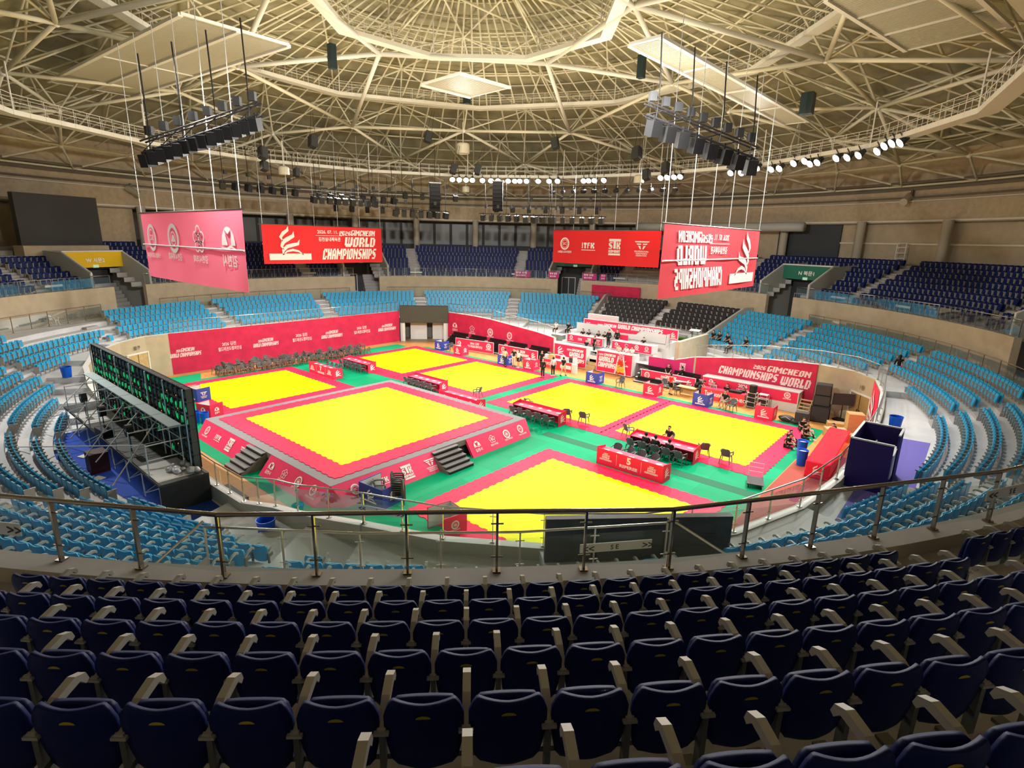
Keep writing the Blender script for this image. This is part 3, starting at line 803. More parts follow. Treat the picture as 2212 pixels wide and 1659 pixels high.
for j in range(6):
    R = Rj(j) - .1
    for (s, e) in ((32.6 + .2 * j, 45.6), (48.6, 61.4 - .15 * j)):
        n = int((e - s) / math.degrees(.62 / R)); st = math.degrees(.62 / R)
        for i in range(n + 1): BLK.append((s + st * .3 + i * st, R, Tz(j), j))
AISLES_U = AISLES_L
for i in range(NUP):
    R = Ri(i)
    for az, blk_ in rows_between(AISLES_U, R, gap=.55):
        if in_vom(az, 5.2 - .0) and i < 5: continue
        if 33 < az < 62: 
            if i < 4 and az > 38: continue
        if 160 < az < 177 and i > 5 and az > 163: continue
        U_seats.append((az, R, Ui(i), i))
def split(seats, n, margin=60):
    vis = []; rest = []
    for s in seats:
        p = POL(s[0], s[1], s[2] + .6); q = project(p)
        if q and -margin < q[0] < 2212 + margin and -margin < q[1] < 1659 + margin + 60: vis.append((q[2], s))
        elif q is None or q[2] > 0: rest.append(s)
    vis.sort(key=lambda t: t[0]); return [s for _, s in vis[:n]], [s for _, s in vis[n:]], rest
def stuff_seats(name, seats, m, label, cat='seats'):
    import array
    nv = len(LOW.v); verts = array.array('f'); faces = []; mi = []
    base = LOW.v
    for k, (az, R, z, j) in enumerate(seats):
        p = POL(az, R, z); a = RAD(az) + PI / 2; c, s = math.cos(a), math.sin(a)
        for (x, y, zz) in base: verts.extend((p.x + c * x - s * y, p.y + s * x + c * y, z + zz))
        o = k * nv
        faces.extend([tuple(i + o for i in f) for f in LOW.f]); mi.extend(LOW.mi)
    vv = [(verts[3 * i], verts[3 * i + 1], verts[3 * i + 2]) for i in range(len(verts) // 3)]
    b = MB(); b.v = vv; b.f = faces; b.mi = mi
    return b.obj(name, [m, ARMG], label=label, category=cat, kind='stuff')
def place_seats(seats, kind, me, labeller, group):
    for (az, R, z, j) in seats:
        q = project(POL(az, R, z + .6)); small = q[2] > 17
        rz = RAD(az) + PI / 2; p = POL(az, R, z)
        lab, grp = labeller(az, j, q)
        if small:
            o = meshobj(kind, me['low'], None, p, rz); o['label'] = lab; o['category'] = 'seat'; o['group'] = grp
        else:
            t = thing(kind, lab, 'seat', p, rz, grp)
            for k in ('backrest', 'seat_pan', 'armrest', 'pedestal', 'number_plate'):
                if k in me: meshobj(k, me[k], t)
ORD = ['front', 'second', 'third', 'fourth', 'fifth', 'sixth', 'seventh', 'eighth', 'ninth', 'tenth']
def lab_u(az, j, q):
    side = 'far right' if q[1] < 1050 else ('right of the near aisle' if az > -75 else 'left of the near aisle')
    if q[1] < 1050: return 'navy seat in the %s upper tier row at the right edge' % ORD[j], 'navy seats at the far right, %s row' % ORD[j]
    pos = 'left' if q[0] < 740 else ('middle' if q[0] < 1475 else 'right')
    return 'navy seat, %s part of the %s row behind the near balustrade' % (pos, ORD[j]), 'near navy seats, %s row %s' % (ORD[j], pos)
def lab_l(az, j, q):
    pos = 'near left block' if az < -96 else ('near centre block' if az < -74 else ('near right block' if az < -52 else 'right hand curve'))
    return 'light blue seat in the %s, %s row from the top' % (pos, ORD[j] if j else 'first'), 'light blue seats, %s, row %s' % (pos, ORD[j])
ml = seat_proto('l', LBLUE, False); ml['low'] = LOW.mesh('stadium_seat', [LBLUE, ARMG])
mu = seat_proto('u', NAVY, True); mu['low'] = LOW.mesh('folding_seat', [NAVY, ARMG])
near, far, out = split(L_seats, 300)
place_seats(near, 'stadium_seat', ml, lab_l, None)
stuff_seats('light_blue_seats', far + [s for s in out if abs(norm(s[0])) < 200], LBLUE, 'rows of light blue seats of the lower tier beyond the nearest blocks')
near, far, out = split(U_seats, 300)
place_seats(near, 'folding_seat', mu, lab_u, None)
stuff_seats('navy_seats', far, NAVY, 'rows of navy blue seats of the far upper tier')
mk = LOW.mesh('padded_seat', [BLKSEAT, mat('seat_arm_pale', (0.5, 0.45, 0.42), .5)])
for (az, R, z, j) in BLK:
    o = meshobj('padded_seat', mk, None, POL(az, R, z), RAD(az) + PI / 2); o.scale = (1.2, 1.15, 1.12)
    lf = az > 47
    o['label'] = 'black padded seat in the %s block above the stage, %s row from top' % ('left' if lf else 'right', ORD[j] if j else 'first')
    o['category'] = 'seat'; o['group'] = 'black seats %s block row %s' % ('left' if lf else 'right', ORD[j])
# ================================================================ roof
RA, RE = 26.0, 16.0
def dome(x, y, off=0.0):
    r2 = (x - C0[0]) ** 2 + (y - C0[1]) ** 2
    return RA - (RA - RE) * r2 / 45.0 ** 2 + off
def DM(az, R, off=0.0):
    p = POL(az, R); p.z = dome(p.x, p.y, off); return p
b = MB(); rings = [0.01, 6, 12, 18, 24, 30, 36, 42, 47]
for i in range(len(rings) - 1):
    for k in range(48):
        a0, a1 = k * 7.5, k * 7.5 + 7.5
        b.add([DM(a0, rings[i], 3.4), DM(a0, rings[i + 1], 3.4), DM(a1, rings[i + 1], 3.4), DM(a1, rings[i], 3.4)], [(0, 3, 2, 1)])
b.obj('ceiling', ROOFM, kind='structure')
b = MB()
for k in range(96): b.tube(DM(k * 3.75, 5, 3.15), DM(k * 3.75, 45, 3.15), .07, 4)
for R in [8 + 2.4 * i for i in range(16)]: b.path([DM(a * 7.5, R, 3.2) for a in range(48)], .06, 4, closed=True)
b.obj('trim_5', TUBE, kind='structure')
b = MB()
for R, z, r in [(42.9, 17.0, .16), (42.3, 17.5, .12), (42.8, 16.2, .09)]: b.path(arc_path(-180, 180, R, z, 4), r, 6)
b.obj('trim_6', mat('ring_beam', (0.16, 0.14, 0.11), .6), kind='structure')
TUBES = []
def tb(p, q, r): TUBES.append((p, q, r))
# measured nodes of the lower layer
P2 = [DM(a, R) for a, R in ((133, 11.3), (61, 11.2), (-9, 10.2), (-81, 11), (-153, 11.3))]
Q = [DM(a, R) for a, R in ((158, 20.0), (122, 26.4), (96, 25.2), (70, 25.6), (33, 18.8), (1, 23.2), (-36, 22), (-66, 24), (-100, 24), (-135, 22), (-171, 24))]
S = [DM(a, R) for a, R in ((180, 30.5), (168, 33.2), (159, 26.2), (136, 30.2), (109, 33), (83, 33), (57, 32), (31, 25.2), (22, 33), (9, 30), (-14, 31), (-40, 31), (-70, 31), (-110, 31), (-150, 31))]
T = [DM(a, 38.5) for a in range(-180, 180, 9)]
E_ = [DM(a, 43.0, 0.4) for a in range(-176, 184, 9)]
for i in range(5): tb(P2[i], P2[(i + 1) % 5], .19)
def near_links(A, B, n, r, dmax=16, off=0):
    for p in A:
        ds = sorted(B, key=lambda q: (p - q).length)[:n]
        for q in ds:
            if (p - q).length < dmax and (p - q).length > .5: tb(p, q, r)
near_links(P2, Q, 4, .17, 17); near_links(Q, Q, 3, .15, 16); near_links(Q, S, 2, .14, 14); near_links(S, S, 3, .13, 13)
near_links(S, T, 3, .12, 12)
for i in range(len(T)): tb(T[i], T[(i + 1) % len(T)], .11); tb(T[i], E_[i], .10); tb(T[i], E_[i - 1], .10)
for i in range(len(E_)): tb(E_[i], E_[(i + 1) % len(E_)], .10)
LOWN = P2 + Q + S
# upper layer: regular lattice 2.4 m above, thinner, with webs down to the lower nodes
UPN = []
for k, (R, n) in enumerate([(5, 6), (12, 12), (19, 18), (26, 24), (33, 30), (40, 36)]):
    ring = [DM(360 * i / n + 7 * k, R, 2.5) for i in range(n)]; UPN.append(ring)
    for i in range(n): tb(ring[i], ring[(i + 1) % n], .085)
for k in range(5): 
    for p in UPN[k + 1]:
        for q in sorted(UPN[k], key=lambda q: (p - q).length)[:2]: tb(p, q, .085)
ALLUP = [p for r in UPN for p in r]
for p in LOWN + T[::2]:
    for q in sorted(ALLUP, key=lambda q: (p - q).length)[:5]: tb(p, q, .075)
seen = set(); uniq = []
for p, q, r in TUBES:
    k = tuple(sorted([tuple(round(c, 2) for c in p), tuple(round(c, 2) for c in q)]))
    if k in seen: continue
    seen.add(k); uniq.append((p, q, r))
def size(t):
    m = (t[0] + t[1]) / 2; d = m - Vector((0, 0, CAM_H)); pr = project(m)
    return t[2] * (t[0] - t[1]).length / d.length * (1 if pr and -200 < pr[0] < 2400 and -250 < pr[1] < 600 else 0.01)
uniq.sort(key=size, reverse=True)
tr = thing('roof_truss', 'cream tubular steel truss spanning under the domed roof', 'roof truss', (C0[0], C0[1], 0))
o0 = Vector((C0[0], C0[1], 0))
for (p, q, r) in uniq[:100]:
    MB().tube(p - o0, q - o0, r, 10).obj('truss_tube', TUBEW if r > .16 else TUBE, tr, smooth=True)
b = MB()
for (p, q, r) in uniq[100:]: b.tube(p - o0, q - o0, r, 6, cap=False)
b.obj('truss_tube', TUBE, tr, smooth=True, kind='stuff')
b = MB()
for p in LOWN + T: b.ball(p - o0, .24, 8)
b.obj('node_joint', TUBEW, tr, smooth=True, kind='stuff')
# catwalk rings --------------------------------------------------------------------
def catwalk(R, zoff, n, ph, label, wd=0.9):
    t = thing('catwalk', label, 'catwalk', (C0[0], C0[1], 0)); 
    z = dome(C0[0] + R, C0[1], zoff)
    A = [POL(ph + 360 * i / n, R, z) - o0 for i in range(n)]; B_ = [POL(ph + 360 * i / n, R + wd, z) - o0 for i in range(n)]
    b = MB(); c = MB(); d = MB()
    for i in range(n):
        k = (i + 1) % n
        for zz, h in ((0, .30),):
            b.add([A[i], A[k], B_[k], B_[i]], [(0, 1, 2, 3)])
            for Q_ in (A, B_): b.add([Q_[i], Q_[k], Q_[k] + Vector((0, 0, h)), Q_[i] + Vector((0, 0, h))], [(0, 1, 2, 3)])
        for Q_ in (A, B_):
            L = (Q_[k] - Q_[i]); m = int(L.length / 1.1)
            for hh in (.75, 1.2): c.tube(Q_[i] + Vector((0, 0, hh)), Q_[k] + Vector((0, 0, hh)), .022, 5, cap=False)
            for s in range(m): p = Q_[i] + L * s / m; d.tube(p, p + Vector((0, 0, 1.2)), .02, 5, cap=False)
        d.tube(A[i], A[i] + Vector((0, 0, 3.0)), .05, 6)
    b.obj('walkway', TUBEW, t); c.obj('guard_rail', TUBEW, t); d.obj('rail_post', TUBEW, t, kind='stuff')
    return t
catwalk(22.2, 0.9, 10, 20, 'white catwalk ring with guard rails hanging in the middle of the roof')
catwalk(9.5, -0.2, 8, 22, 'smaller white catwalk ring near the top of the roof')
catwalk(28.3, -3.6, 16, 5, 'outer catwalk ring carrying the flood lamps')
# slatted panels hung under the roof ---------------------------------------------
def slat_panel(cv, azdir, L, W, tilt, label, nb=3):
    t = thing('slatted_panel', label, 'ceiling panel', Vector((cA * cv[0] - sA * cv[1], sA * cv[0] + cA * cv[1], cv[2])), RAD(azdir))
    b = MB(); n = int(L / .16)
    M = Matrix.Rotation(tilt, 4, 'Y')
    b.M = M
    for i in range(n): b.box((-L / 2 + (i + .5) * L / n, 0, 0), (.09, W, .05))
    b.obj('slats', mat('slat_metal', (0.50, 0.46, 0.34), .45), t)
    b = MB(); b.M = M
    for s in ((-1, 0, 1) if W > 5 else (-1, 1)): b.box((0, s * W / 2, -.05), (L, .22, .16))
    for s in (-1, 1): b.box((s * L / 2, 0, 0), (.12, W, .14))
    for i in range(1, nb): b.box((-L / 2 + L * i / nb, 0, -.04), (.14, W, .08))
    b.obj('frame', TUBEW, t)
    return t
slat_panel((-23.8, 39.6, 21.9), -40, 25.0, 5.4, 0.03, 'wide slatted metal panel under the roof at the upper left', 2)
slat_panel((13.8, 38.6, 21.0), 46, 22.0, 1.8, .02, 'narrow slatted metal panel above the right lamp bar', 4)
slat_panel((19.3, 30.5, 22.6), 35, 9, 4.6, .05, 'slatted metal panel at the upper right corner of the roof')
slat_panel((-3.8, 43.9, 22.2), 45, 4.6, 4.4, .0, 'small slatted metal panel above the middle catwalk', 1)
# ================================================================ floor coverings and mats
def CT(name, label, cat, u, v, z=0.0, rz=0.0, group=None):
    return thing(name, label, cat, UV(u, v, z), ROTC + rz, group)
def flat(name, poly_uv, z, h, m, label, cat, group=None, kind=None):
    b = MB(); c = (sum(p[0] for p in poly_uv) / len(poly_uv), sum(p[1] for p in poly_uv) / len(poly_uv))
    b.prism([(u - c[0], v - c[1]) for u, v in poly_uv], 0, h)
    return b.obj(name, m, loc=UV(c[0], c[1], z), rz=ROTC, label=label, category=cat, group=group, kind=kind)
GREEN = tile_mat('green_floor_mat', (0.0, 0.40, 0.185), (0.0, 0.32, 0.14), (3.0, 1.8), (0.0, 0.24, 0.10), 0.55, rot=0)
DGREEN = mat('worn_green_strip', (0.05, 0.19, 0.115), 0.8, spec=.05)
flat('floor_covering', [(-47.8, 10.6), (-9.2, 10.6), (-6.8, 13.4), (-6.8, 39.35), (-46, 39.35), (-47.8, 37)], 0.0, .012, GREEN, 'green floor covering laid around the yellow competition mats', 'floor covering')
flat('floor_covering', [(-16, 25.75), (-6.9, 25.75), (-6.9, 26.5), (-19.6, 26.5), (-19.6, 25.75)], 0.012, .004, DGREEN, 'worn grey-green strip crossing the green floor by the referee tables', 'floor covering')
flat('floor_covering', [(-49.9, 14.2), (-47.8, 12), (-47.8, 16.8), (-49.9, 17.6)], 0.0, .010, GREEN, 'small green floor piece near the left wall banner', 'floor covering')
flat('floor_covering', [(-49.5, 32), (-47.8, 30), (-47.8, 38), (-49.5, 38)], 0.0, .010, GREEN, 'green floor piece at the foot of the left banner by the gate', 'floor covering')
flat('floor_covering', [(-6.75, 19), (-3.6, 19), (-3.6, 31), (-4.6, 35.0), (-6.75, 33.4)], 0.0, .012, mat('brick_red_carpet', (0.36, 0.07, 0.05), 0.8), 'brick red carpet at the right end of the floor', 'carpet')
YELM = tile_mat('yellow_mat', (0.96, 0.93, 0.0), (0.92, 0.87, 0.0), (1.0, 1.0), (0.70, 0.66, 0.0), 0.5, amt=.6)
REDM = tile_mat('red_mat', (0.90, 0.035, 0.11), (0.86, 0.03, 0.095), (1.0, 1.0), (0.7, 0.02, 0.06), 0.5)
def toothed(x0, y0, x1, y1, tooth=.25, amp=.06):
    P = []
    def side(ax, ay, bx, by, nx, ny):
        L = math.hypot(bx - ax, by - ay); n = int(L / tooth); dx, dy = (bx - ax) / n, (by - ay) / n
        for i in range(n):
            s = amp if i % 2 else 0
            P.append((ax + dx * i + nx * s, ay + dy * i + ny * s)); P.append((ax + dx * (i + .8) + nx * s, ay + dy * (i + .8) + ny * s))
    side(x0, y0, x1, y0, 0, -1); side(x1, y0, x1, y1, 1, 0); side(x1, y1, x0, y1, 0, 1); side(x0, y1, x0, y0, -1, 0)
    return P
def court(u, v, s, z, label, bl=1.08, br=1.08, bf=1.08, bb=1.08):
    t = CT('competition_mat', label, 'sports mat', u, v, z, 0, 'yellow competition mats' if False else None); h = s / 2
    b = MB(); b.prism(toothed(-h - bl, -h - bf, h + br, h + bb), 0.012, .036); b.obj('border', REDM, t)
    b = MB(); b.prism(toothed(-h, -h, h, h), 0.03, .042); b.obj('field', YELM, t)
    return t
court(-27.33, 18.7, 10.2, .9, 'large yellow square mat with red border on the raised platform', 1.1, 1.1, 1.1, 1.1)
court(-41.98, 19.05, 8.05, 0, 'yellow mat with red border left of the raised platform, in front of the piled chairs')
court(-42.05, 33.66, 8, 0, 'yellow mat at the far left corner below the black screen', br=.575, bf=1.7, bb=1.1)
court(-32.9, 33.72, 8, 0, 'yellow mat at the back, right of the one below the screen', bl=.575, bf=1.7, bb=1.1)
court(-21.68, 33.6, 8.05, 0, 'yellow mat in front of the stage steps with one chair on its near edge', br=.54, bf=1.2)
court(-12.54, 33.6, 8.05, 0, 'yellow mat at the far right by the people sitting on the floor', bl=.54, bf=1.2)
court(-12.7, 19.05, 8, 0, 'nearest yellow mat, cut off by the balustrade below the centre')
# raised platform ----------------------------------------------------------------
t = CT('platform', 'raised grey platform with sloping pink-red printed skirts around the biggest mat', 'platform', -27.33, 18.7)
H_ = .9; w0, w1, ch = 7.45, 6.75, 1.0
b = MB(); b.prism([(-w1, -w1), (w1, -w1), (w1, w1), (-w1, w1)], .6, H_ + .01); b.obj('deck', mat('platform_grey', (0.24, 0.23, 0.24), .7), t)
b = MB(); b.prism([(-w1 + .1, -w1 + .1), (w1 - .1, -w1 + .1), (w1 - .1, w1 - .1), (-w1 + .1, w1 - .1)], 0, .6); b.obj('frame', DGREY, t)
SK = mat('pink_red_skirt', (0.90, 0.035, 0.15), 0.5)
bot = [(-w0 + ch, -w0), (w0 - ch, -w0), (w0, -w0 + ch), (w0, w0 - ch), (w0 - ch, w0), (-w0 + ch, w0), (-w0, w0 - ch), (-w0, -w0 + ch)]
top = [(-w1 + .02, -w1), (w1 - .02, -w1), (w1, -w1 + .02), (w1, w1 - .02), (w1 - .02, w1), (-w1 + .02, w1), (-w1, w1 - .02), (-w1, -w1 + .02)]
def skirt(i, a=0.0, c=1.0):
    k = (i + 1) % 8; L = lambda p, q, s: (p[0] + (q[0] - p[0]) * s, p[1] + (q[1] - p[1]) * s)
    p0, p1 = L(bot[i], bot[k], a), L(bot[i], bot[k], c); q0, q1 = L(top[i], top[k], a), L(top[i], top[k], c)
    b = MB(); b.add([(*p0, 0.012), (*p1, 0.012), (*q1, H_), (*q0, H_)], [(0, 1, 2, 3)])
    b.add([(p0[0] * .985, p0[1] * .985, 0.012), (p1[0] * .985, p1[1] * .985, 0.012), (q1[0] * .985, q1[1] * .985, H_), (q0[0] * .985, q0[1] * .985, H_)], [(3, 2, 1, 0)])
    o = b.obj('skirt', SK, t); return o, Vector((*p0, 0)), Vector((*p1, 0)), Vector((*q0, H_))
def skirt_print(o, p0, p1, q0, items):
    ex = (p1 - p0).normalized(); L = (p1 - p0).length
    mid = (q0 - p0); ey = (mid - ex * mid.dot(ex)).normalized()
    for k, it in enumerate(items): deco('emblem', t, p0, ex, ey, logo(it, L * (k + .5) / len(items), .56, .72), WHITE, off=.03)
# front-left side is bot[0]->bot[1] (facing the near wall); stairs at u -28.3..-26.6
o_ = skirt(0, 0, .47); skirt_print(*o_, ['sc', 'itfk', 'stk', 'wing'])
o_ = skirt(0, .60, 1); skirt_print(*o_, ['hill', 'flower', 'ring', 'sc'])
skirt(1)
o_ = skirt(2, 0, .455); skirt_print(*o_, ['sc', 'itfk', 'stk', 'wing'])
o_ = skirt(2, .615, 1); skirt_print(*o_, ['hill', 'flower', 'ring', 'sc'])
skirt(3); skirt(4); skirt(5); skirt(6); skirt(7)
def steps_mb(wd, n, rise, run):
    b = MB()
    for k in range(n): b.box((0, -(n - k - .5) * run, rise * (k + 1) / 2), (wd, run, rise * (k + 1)))
    return b
STEPG = mat('step_grey', (0.20, 0.20, 0.205), .6)
for (u, v, rz, lb) in [(-27.4, 18.7 - 6.72, 0, 'dark grey portable steps on the near left side of the raised platform'), (-27.33 + 6.72, 18.6, PI / 2, 'dark grey portable steps with black risers on the right side of the raised platform')]:
    s = CT('portable_steps', lb, 'steps', u, v, 0.012, rz)
    n = 5; rise = .17; run = .29
    for k in range(n):
        b = MB(); b.box((0, -(n - k - .5) * run, rise * (k + 1) - .025), (1.75, run, .05)); b.obj('tread', STEPG, s)
        b = MB(); b.box((0, -(n - k) * run + .03, rise * (k + 1) - .11), (1.75, .02, .12)); b.obj('riser', BLACK, s)
    for sx in (-1, 1):
        b = MB(); P = [(0, 0), (0, n * rise - .03)] + [(-run * (n - k), rise * (k) + .02) for k in range(n - 1, -1, -1)] + [(-run * n, 0)]
        m_ = len(P); b.add([(sx * .87 - .01, a, z) for a, z in P] + [(sx * .87 + .01, a, z) for a, z in P], [tuple(range(m_)), tuple(range(2 * m_ - 1, m_ - 1, -1))] + [(i, m_ + i, m_ + (i + 1) % m_, (i + 1) % m_) for i in range(m_)])
        b.obj('side_panel', STEPG, s)
# ================================================================ furniture on the floor
def plastic_chair_parts():
    P = {}
    b = MB(); b.bevel_box((0, 0, .42), (.46, .44, .035), .02); P['seat'] = [b]
    b = MB()
    rows = [(.44, .20, -.20), (.56, .22, -.235), (.70, .22, -.27), (.80, .17, -.29), (.83, .10, -.295)]
    vs = []
    for z, hw, y in rows:
        for i in range(5):
            u = -1 + i / 2; vs.append((hw * u, y + .05 * u * u, z))
    vs2 = [(x, y - .02, z) for x, y, z in vs]; fs = []
    for k in range(4):
        for i in range(4):
            if k in (1, 2) and i in (1, 2) and (i + k) % 2 == 1 and False: continue
            fs.append((k * 5 + i, k * 5 + i + 1, k * 5 + i + 6, k * 5 + i + 5)); q = 25; fs.append((q + k * 5 + i + 5, q + k * 5 + i + 6, q + k * 5 + i + 1, q + k * 5 + i))
    for i in range(4): fs.append((20 + i, 21 + i, 46 + i, 45 + i))
    for k in range(4): fs.append((k * 5, k * 5 + 5, 30 + k * 5, 25 + k * 5)); fs.append((k * 5 + 4, 29 + k * 5, 34 + k * 5, k * 5 + 9))
    b.add(vs + vs2, fs); P['backrest'] = [b]
    P['armrest'] = []
    for s in (-1, 1):
        b = MB(); b.path([(s * .21, -.25, .66), (s * .27, -.1, .66), (s * .28, .14, .645), (s * .27, .19, .60), (s * .26, .20, .42)], .032, 6); P['armrest'].append(b)
    P['leg'] = []
    for sx in (-1, 1):
        for sy in (-1, 1):
            b = MB(); b.tube((sx * .20, sy * .19, .41), (sx * .25, sy * .25 if sy > 0 else -.27, 0), .03, 6, .018); P['leg'].append(b)
    return P
PCH = {k: [b.mesh(k, CHAIRP, k == 'armrest') for b in v] for k, v in plastic_chair_parts().items()}
def chair_low_mesh(m):
    b = MB()
    for v in plastic_chair_parts().values():
        for q in v: b.add(q.v, q.f)
    return b.mesh('plastic_chair', m)
PLOW = chair_low_mesh(mat('pile_chair_plastic', (0.13, 0.12, 0.12), .45))
def chair(u, v, face, label, group=None, z=.012, low=False, tilt=0.0):
    """face: court-frame heading the sitter looks to, degrees from +u"""
    rz = ROTC + math.radians(face) - PI / 2; p = UV(u, v, z)
    if low:
        o = meshobj('plastic_chair', PLOW, None, p, rz); o['label'] = label; o['category'] = 'chair'
        if group: o['group'] = group
        if tilt: o.rotation_euler[1] = tilt
        return o
    t = thing('plastic_chair', label, 'chair', p, rz, group); t.scale = (1.1, 1.1, 1.08)
    for k, ms in PCH.items():
        for m in ms: meshobj(k, m, t)
    return t
PAPER = mat('paper', (0.75, 0.7, 0.72), .6)
def referee_table(u, v, face, label, number=None, mon=False, glass=False):
    """face +1: front panel looks to +v, -1: to -v"""
    t = CT('referee_table', label, 'table', u, v, .012, 0 if face < 0 else PI); L = 3.8
    # local frame: front panel at y=0 looking to -y, table behind it to y=.85
    b = MB(); b.box((0, 0.015, .46), (L, .03, .90)); b.obj('front_panel', RED, t)
    for s in (-1, 1):
        b = MB(); P = [(0, 0.01), (.85, 0.01), (.85, .84), (0, .98)]
        x = s * (L / 2 + .012)
        b.add([(x - .012, a, z) for a, z in P] + [(x + .012, a, z) for a, z in P], [(0, 1, 2, 3), (7, 6, 5, 4)] + [(i, 4 + i, 4 + (i + 1) % 4, (i + 1) % 4) for i in range(4)])
        o = b.obj('side_panel', RED2, t)
        ex = (0, s, 0)
        deco('emblem', t, (s * (L / 2 + .028), .42 - s * .0, .47), ex, (0, 0, 1), logo('flame', 0, 0, .62, cap=False), WHITE, n=(s, 0, 0), off=.004)
    b = MB(); b.box((0, .44, .735), (L - .02, .80, .03)); b.obj('tabletop', mat('table_cloth_red', (0.75, 0.08, 0.16), .6), t)
    for x in (-1.8, -.1, .1, 1.8):
        for y in (.10, .76):
            b = MB(); b.tube((x, y, 0), (x, y, .72), .018, 6); b.obj('leg', DSTEEL, t)
    pol = []
    if number:
        pol += txt(number, 0, .44, .40, center=True, fat=.05) + txt('REFEREE', -.52, .2, .17, w=1.04, fat=.04) + rect(-.72, .2, -.705, .82) + rect(.705, .2, .72, .82)
        for x in (-1.7, .95):
            pol += blk('2026', x + .2, .66, .07, w=.26) + blk('GIMCHEON', x + .12, .56, .08, w=.45) + blk('WORLD', x + .1, .42, .12, w=.46) + blk('CHAMPIONSHIPS', x - .04, .30, .10, w=.74)
    else:
        pol += logo('hill', -1.3, .48, .5) + logo('flame', 0, .5, .5) + logo('ring', 1.3, .48, .5)
    deco('lettering', t, (0, 0, 0), (1, 0, 0), (0, 0, 1), pol, WHITE, off=.006)
    rnd = random.Random(int(abs(u * 10)))
    for k in range(5):
        x = -1.55 + k * .75; MB().box((x, .42 + rnd.uniform(-.1, .12), 0), (.30, .21, .012), rz=rnd.uniform(-.5, .5)).obj('paper_sheet', PAPER, loc=t.matrix_basis @ Vector((0, 0, .762)) , rz=t.rotation_euler[2], label='loose papers on the ' + ' '.join(label.split()[:11]), category='paper', group='papers on the ' + ' '.join(label.split()[:11]))
    return t
referee_table(-42.1, 24.25, -1, 'red referee table with a seven on its front, at the left', '7')
referee_table(-42.0, 28.42, 1, 'red referee table at the far left, its back with dark chairs showing')
referee_table(-32.75, 28.42, 1, 'second red referee table from the back left, beside the raised platform')
referee_table(-27.3, 26.05, -1, 'low red referee table hidden behind the raised platform edge')
referee_table(-21.55, 28.45, 1, 'red referee table with dark chairs right of the raised platform')
referee_table(-12.6, 28.5, 1, 'red referee table where black clad people sit')
referee_table(-12.72, 24.28, -1, 'nearest red referee table, the word referee and a five on it', '5')
for (u0, v, f, n, lb) in [(-43.4, 27.2, 90, 5, 'grey plastic armchair pushed in at the far left referee table'), (-34.2, 27.2, 90, 5, 'grey plastic armchair behind the second referee table from the left'), (-23.0, 27.2, 90, 5, 'grey plastic armchair in the row at the centre right referee table'),
                         (-14.1, 27.15, 90, 5, 'grey plastic armchair at the referee table with the black clad people'), (-14.1, 25.42, -90, 4, 'grey plastic armchair tucked in at the nearest referee table'), (-43.4, 25.42, -90, 4, 'grey plastic armchair tucked in at the leftmost referee table')]:
    for k in range(n): chair(u0 + k * .72, v, f + random.uniform(-12, 12), lb, lb.replace('grey plastic armchair', 'chairs'))
for (u, v, f, lb) in [(-28.08, 28.9, 200, 'single grey armchair on the red border right of the low referee table'), (-23.4, 29.2, 60, 'grey armchair at the left end of the centre right referee table'), (-20.1, 29.2, 120, 'grey armchair just beyond the right end of the centre right table'),
                      (-18.9, 29.42, 100, 'lone grey armchair on the near red edge of the mat by the stage'), (-15.5, 29.2, 60, 'grey armchair at the left end of the table with black clad people'), (-10.8, 29.4, 120, 'grey armchair at the right end of the table with black clad people'),
                      (-9.5, 29.25, 95, 'lone grey armchair on the near border of the far right mat'), (-21.9, 39.3, -90, 'grey armchair with clothes on it between the blue and red corner boxes'), (-12.8, 39.2, -100, 'empty grey armchair beside the seated person at the far right mat'),
                      (-42.6, 39.6, -90, 'grey armchair between the blue and red corner boxes at the far left mat'), (-33.0, 39.5, -90, 'grey armchair by the three people standing at the back'), (-19.7, 13.9, 60, 'grey armchair inside the open box in front of the raised platform'),
                      (-16.5, 42.0, -60, 'grey armchair at the wooden table on the right'), (-18.9, 41.3, -40, 'tilted grey armchair behind the person in red')]:
    chair(u, v, f, lb)
chair(-13.55, 39.85, -100, 'grey armchair under the person sitting by the blue box at the right')
for k in range(7): chair(-18.6, 14.1, 45, 'grey plastic armchair in the stack in front of the raised platform', 'stacked chairs by the near blue box', z=.012 + k * .10)
rnd = random.Random(3)
for k in range(24):
    for r in range(3):
        chair(-48.75 + .03 * k + r * .6 + rnd.uniform(-.1, .1), 18.4 + k * .6 + rnd.uniform(-.1, .1), rnd.choice([0, 90, 180, 20, 200]) + rnd.uniform(-25, 25), 'dark plastic chair in the long jumble along the left red banner', 'chairs along the left banner', low=True, z=.0 + (.35 if r == 1 and k % 2 else 0))
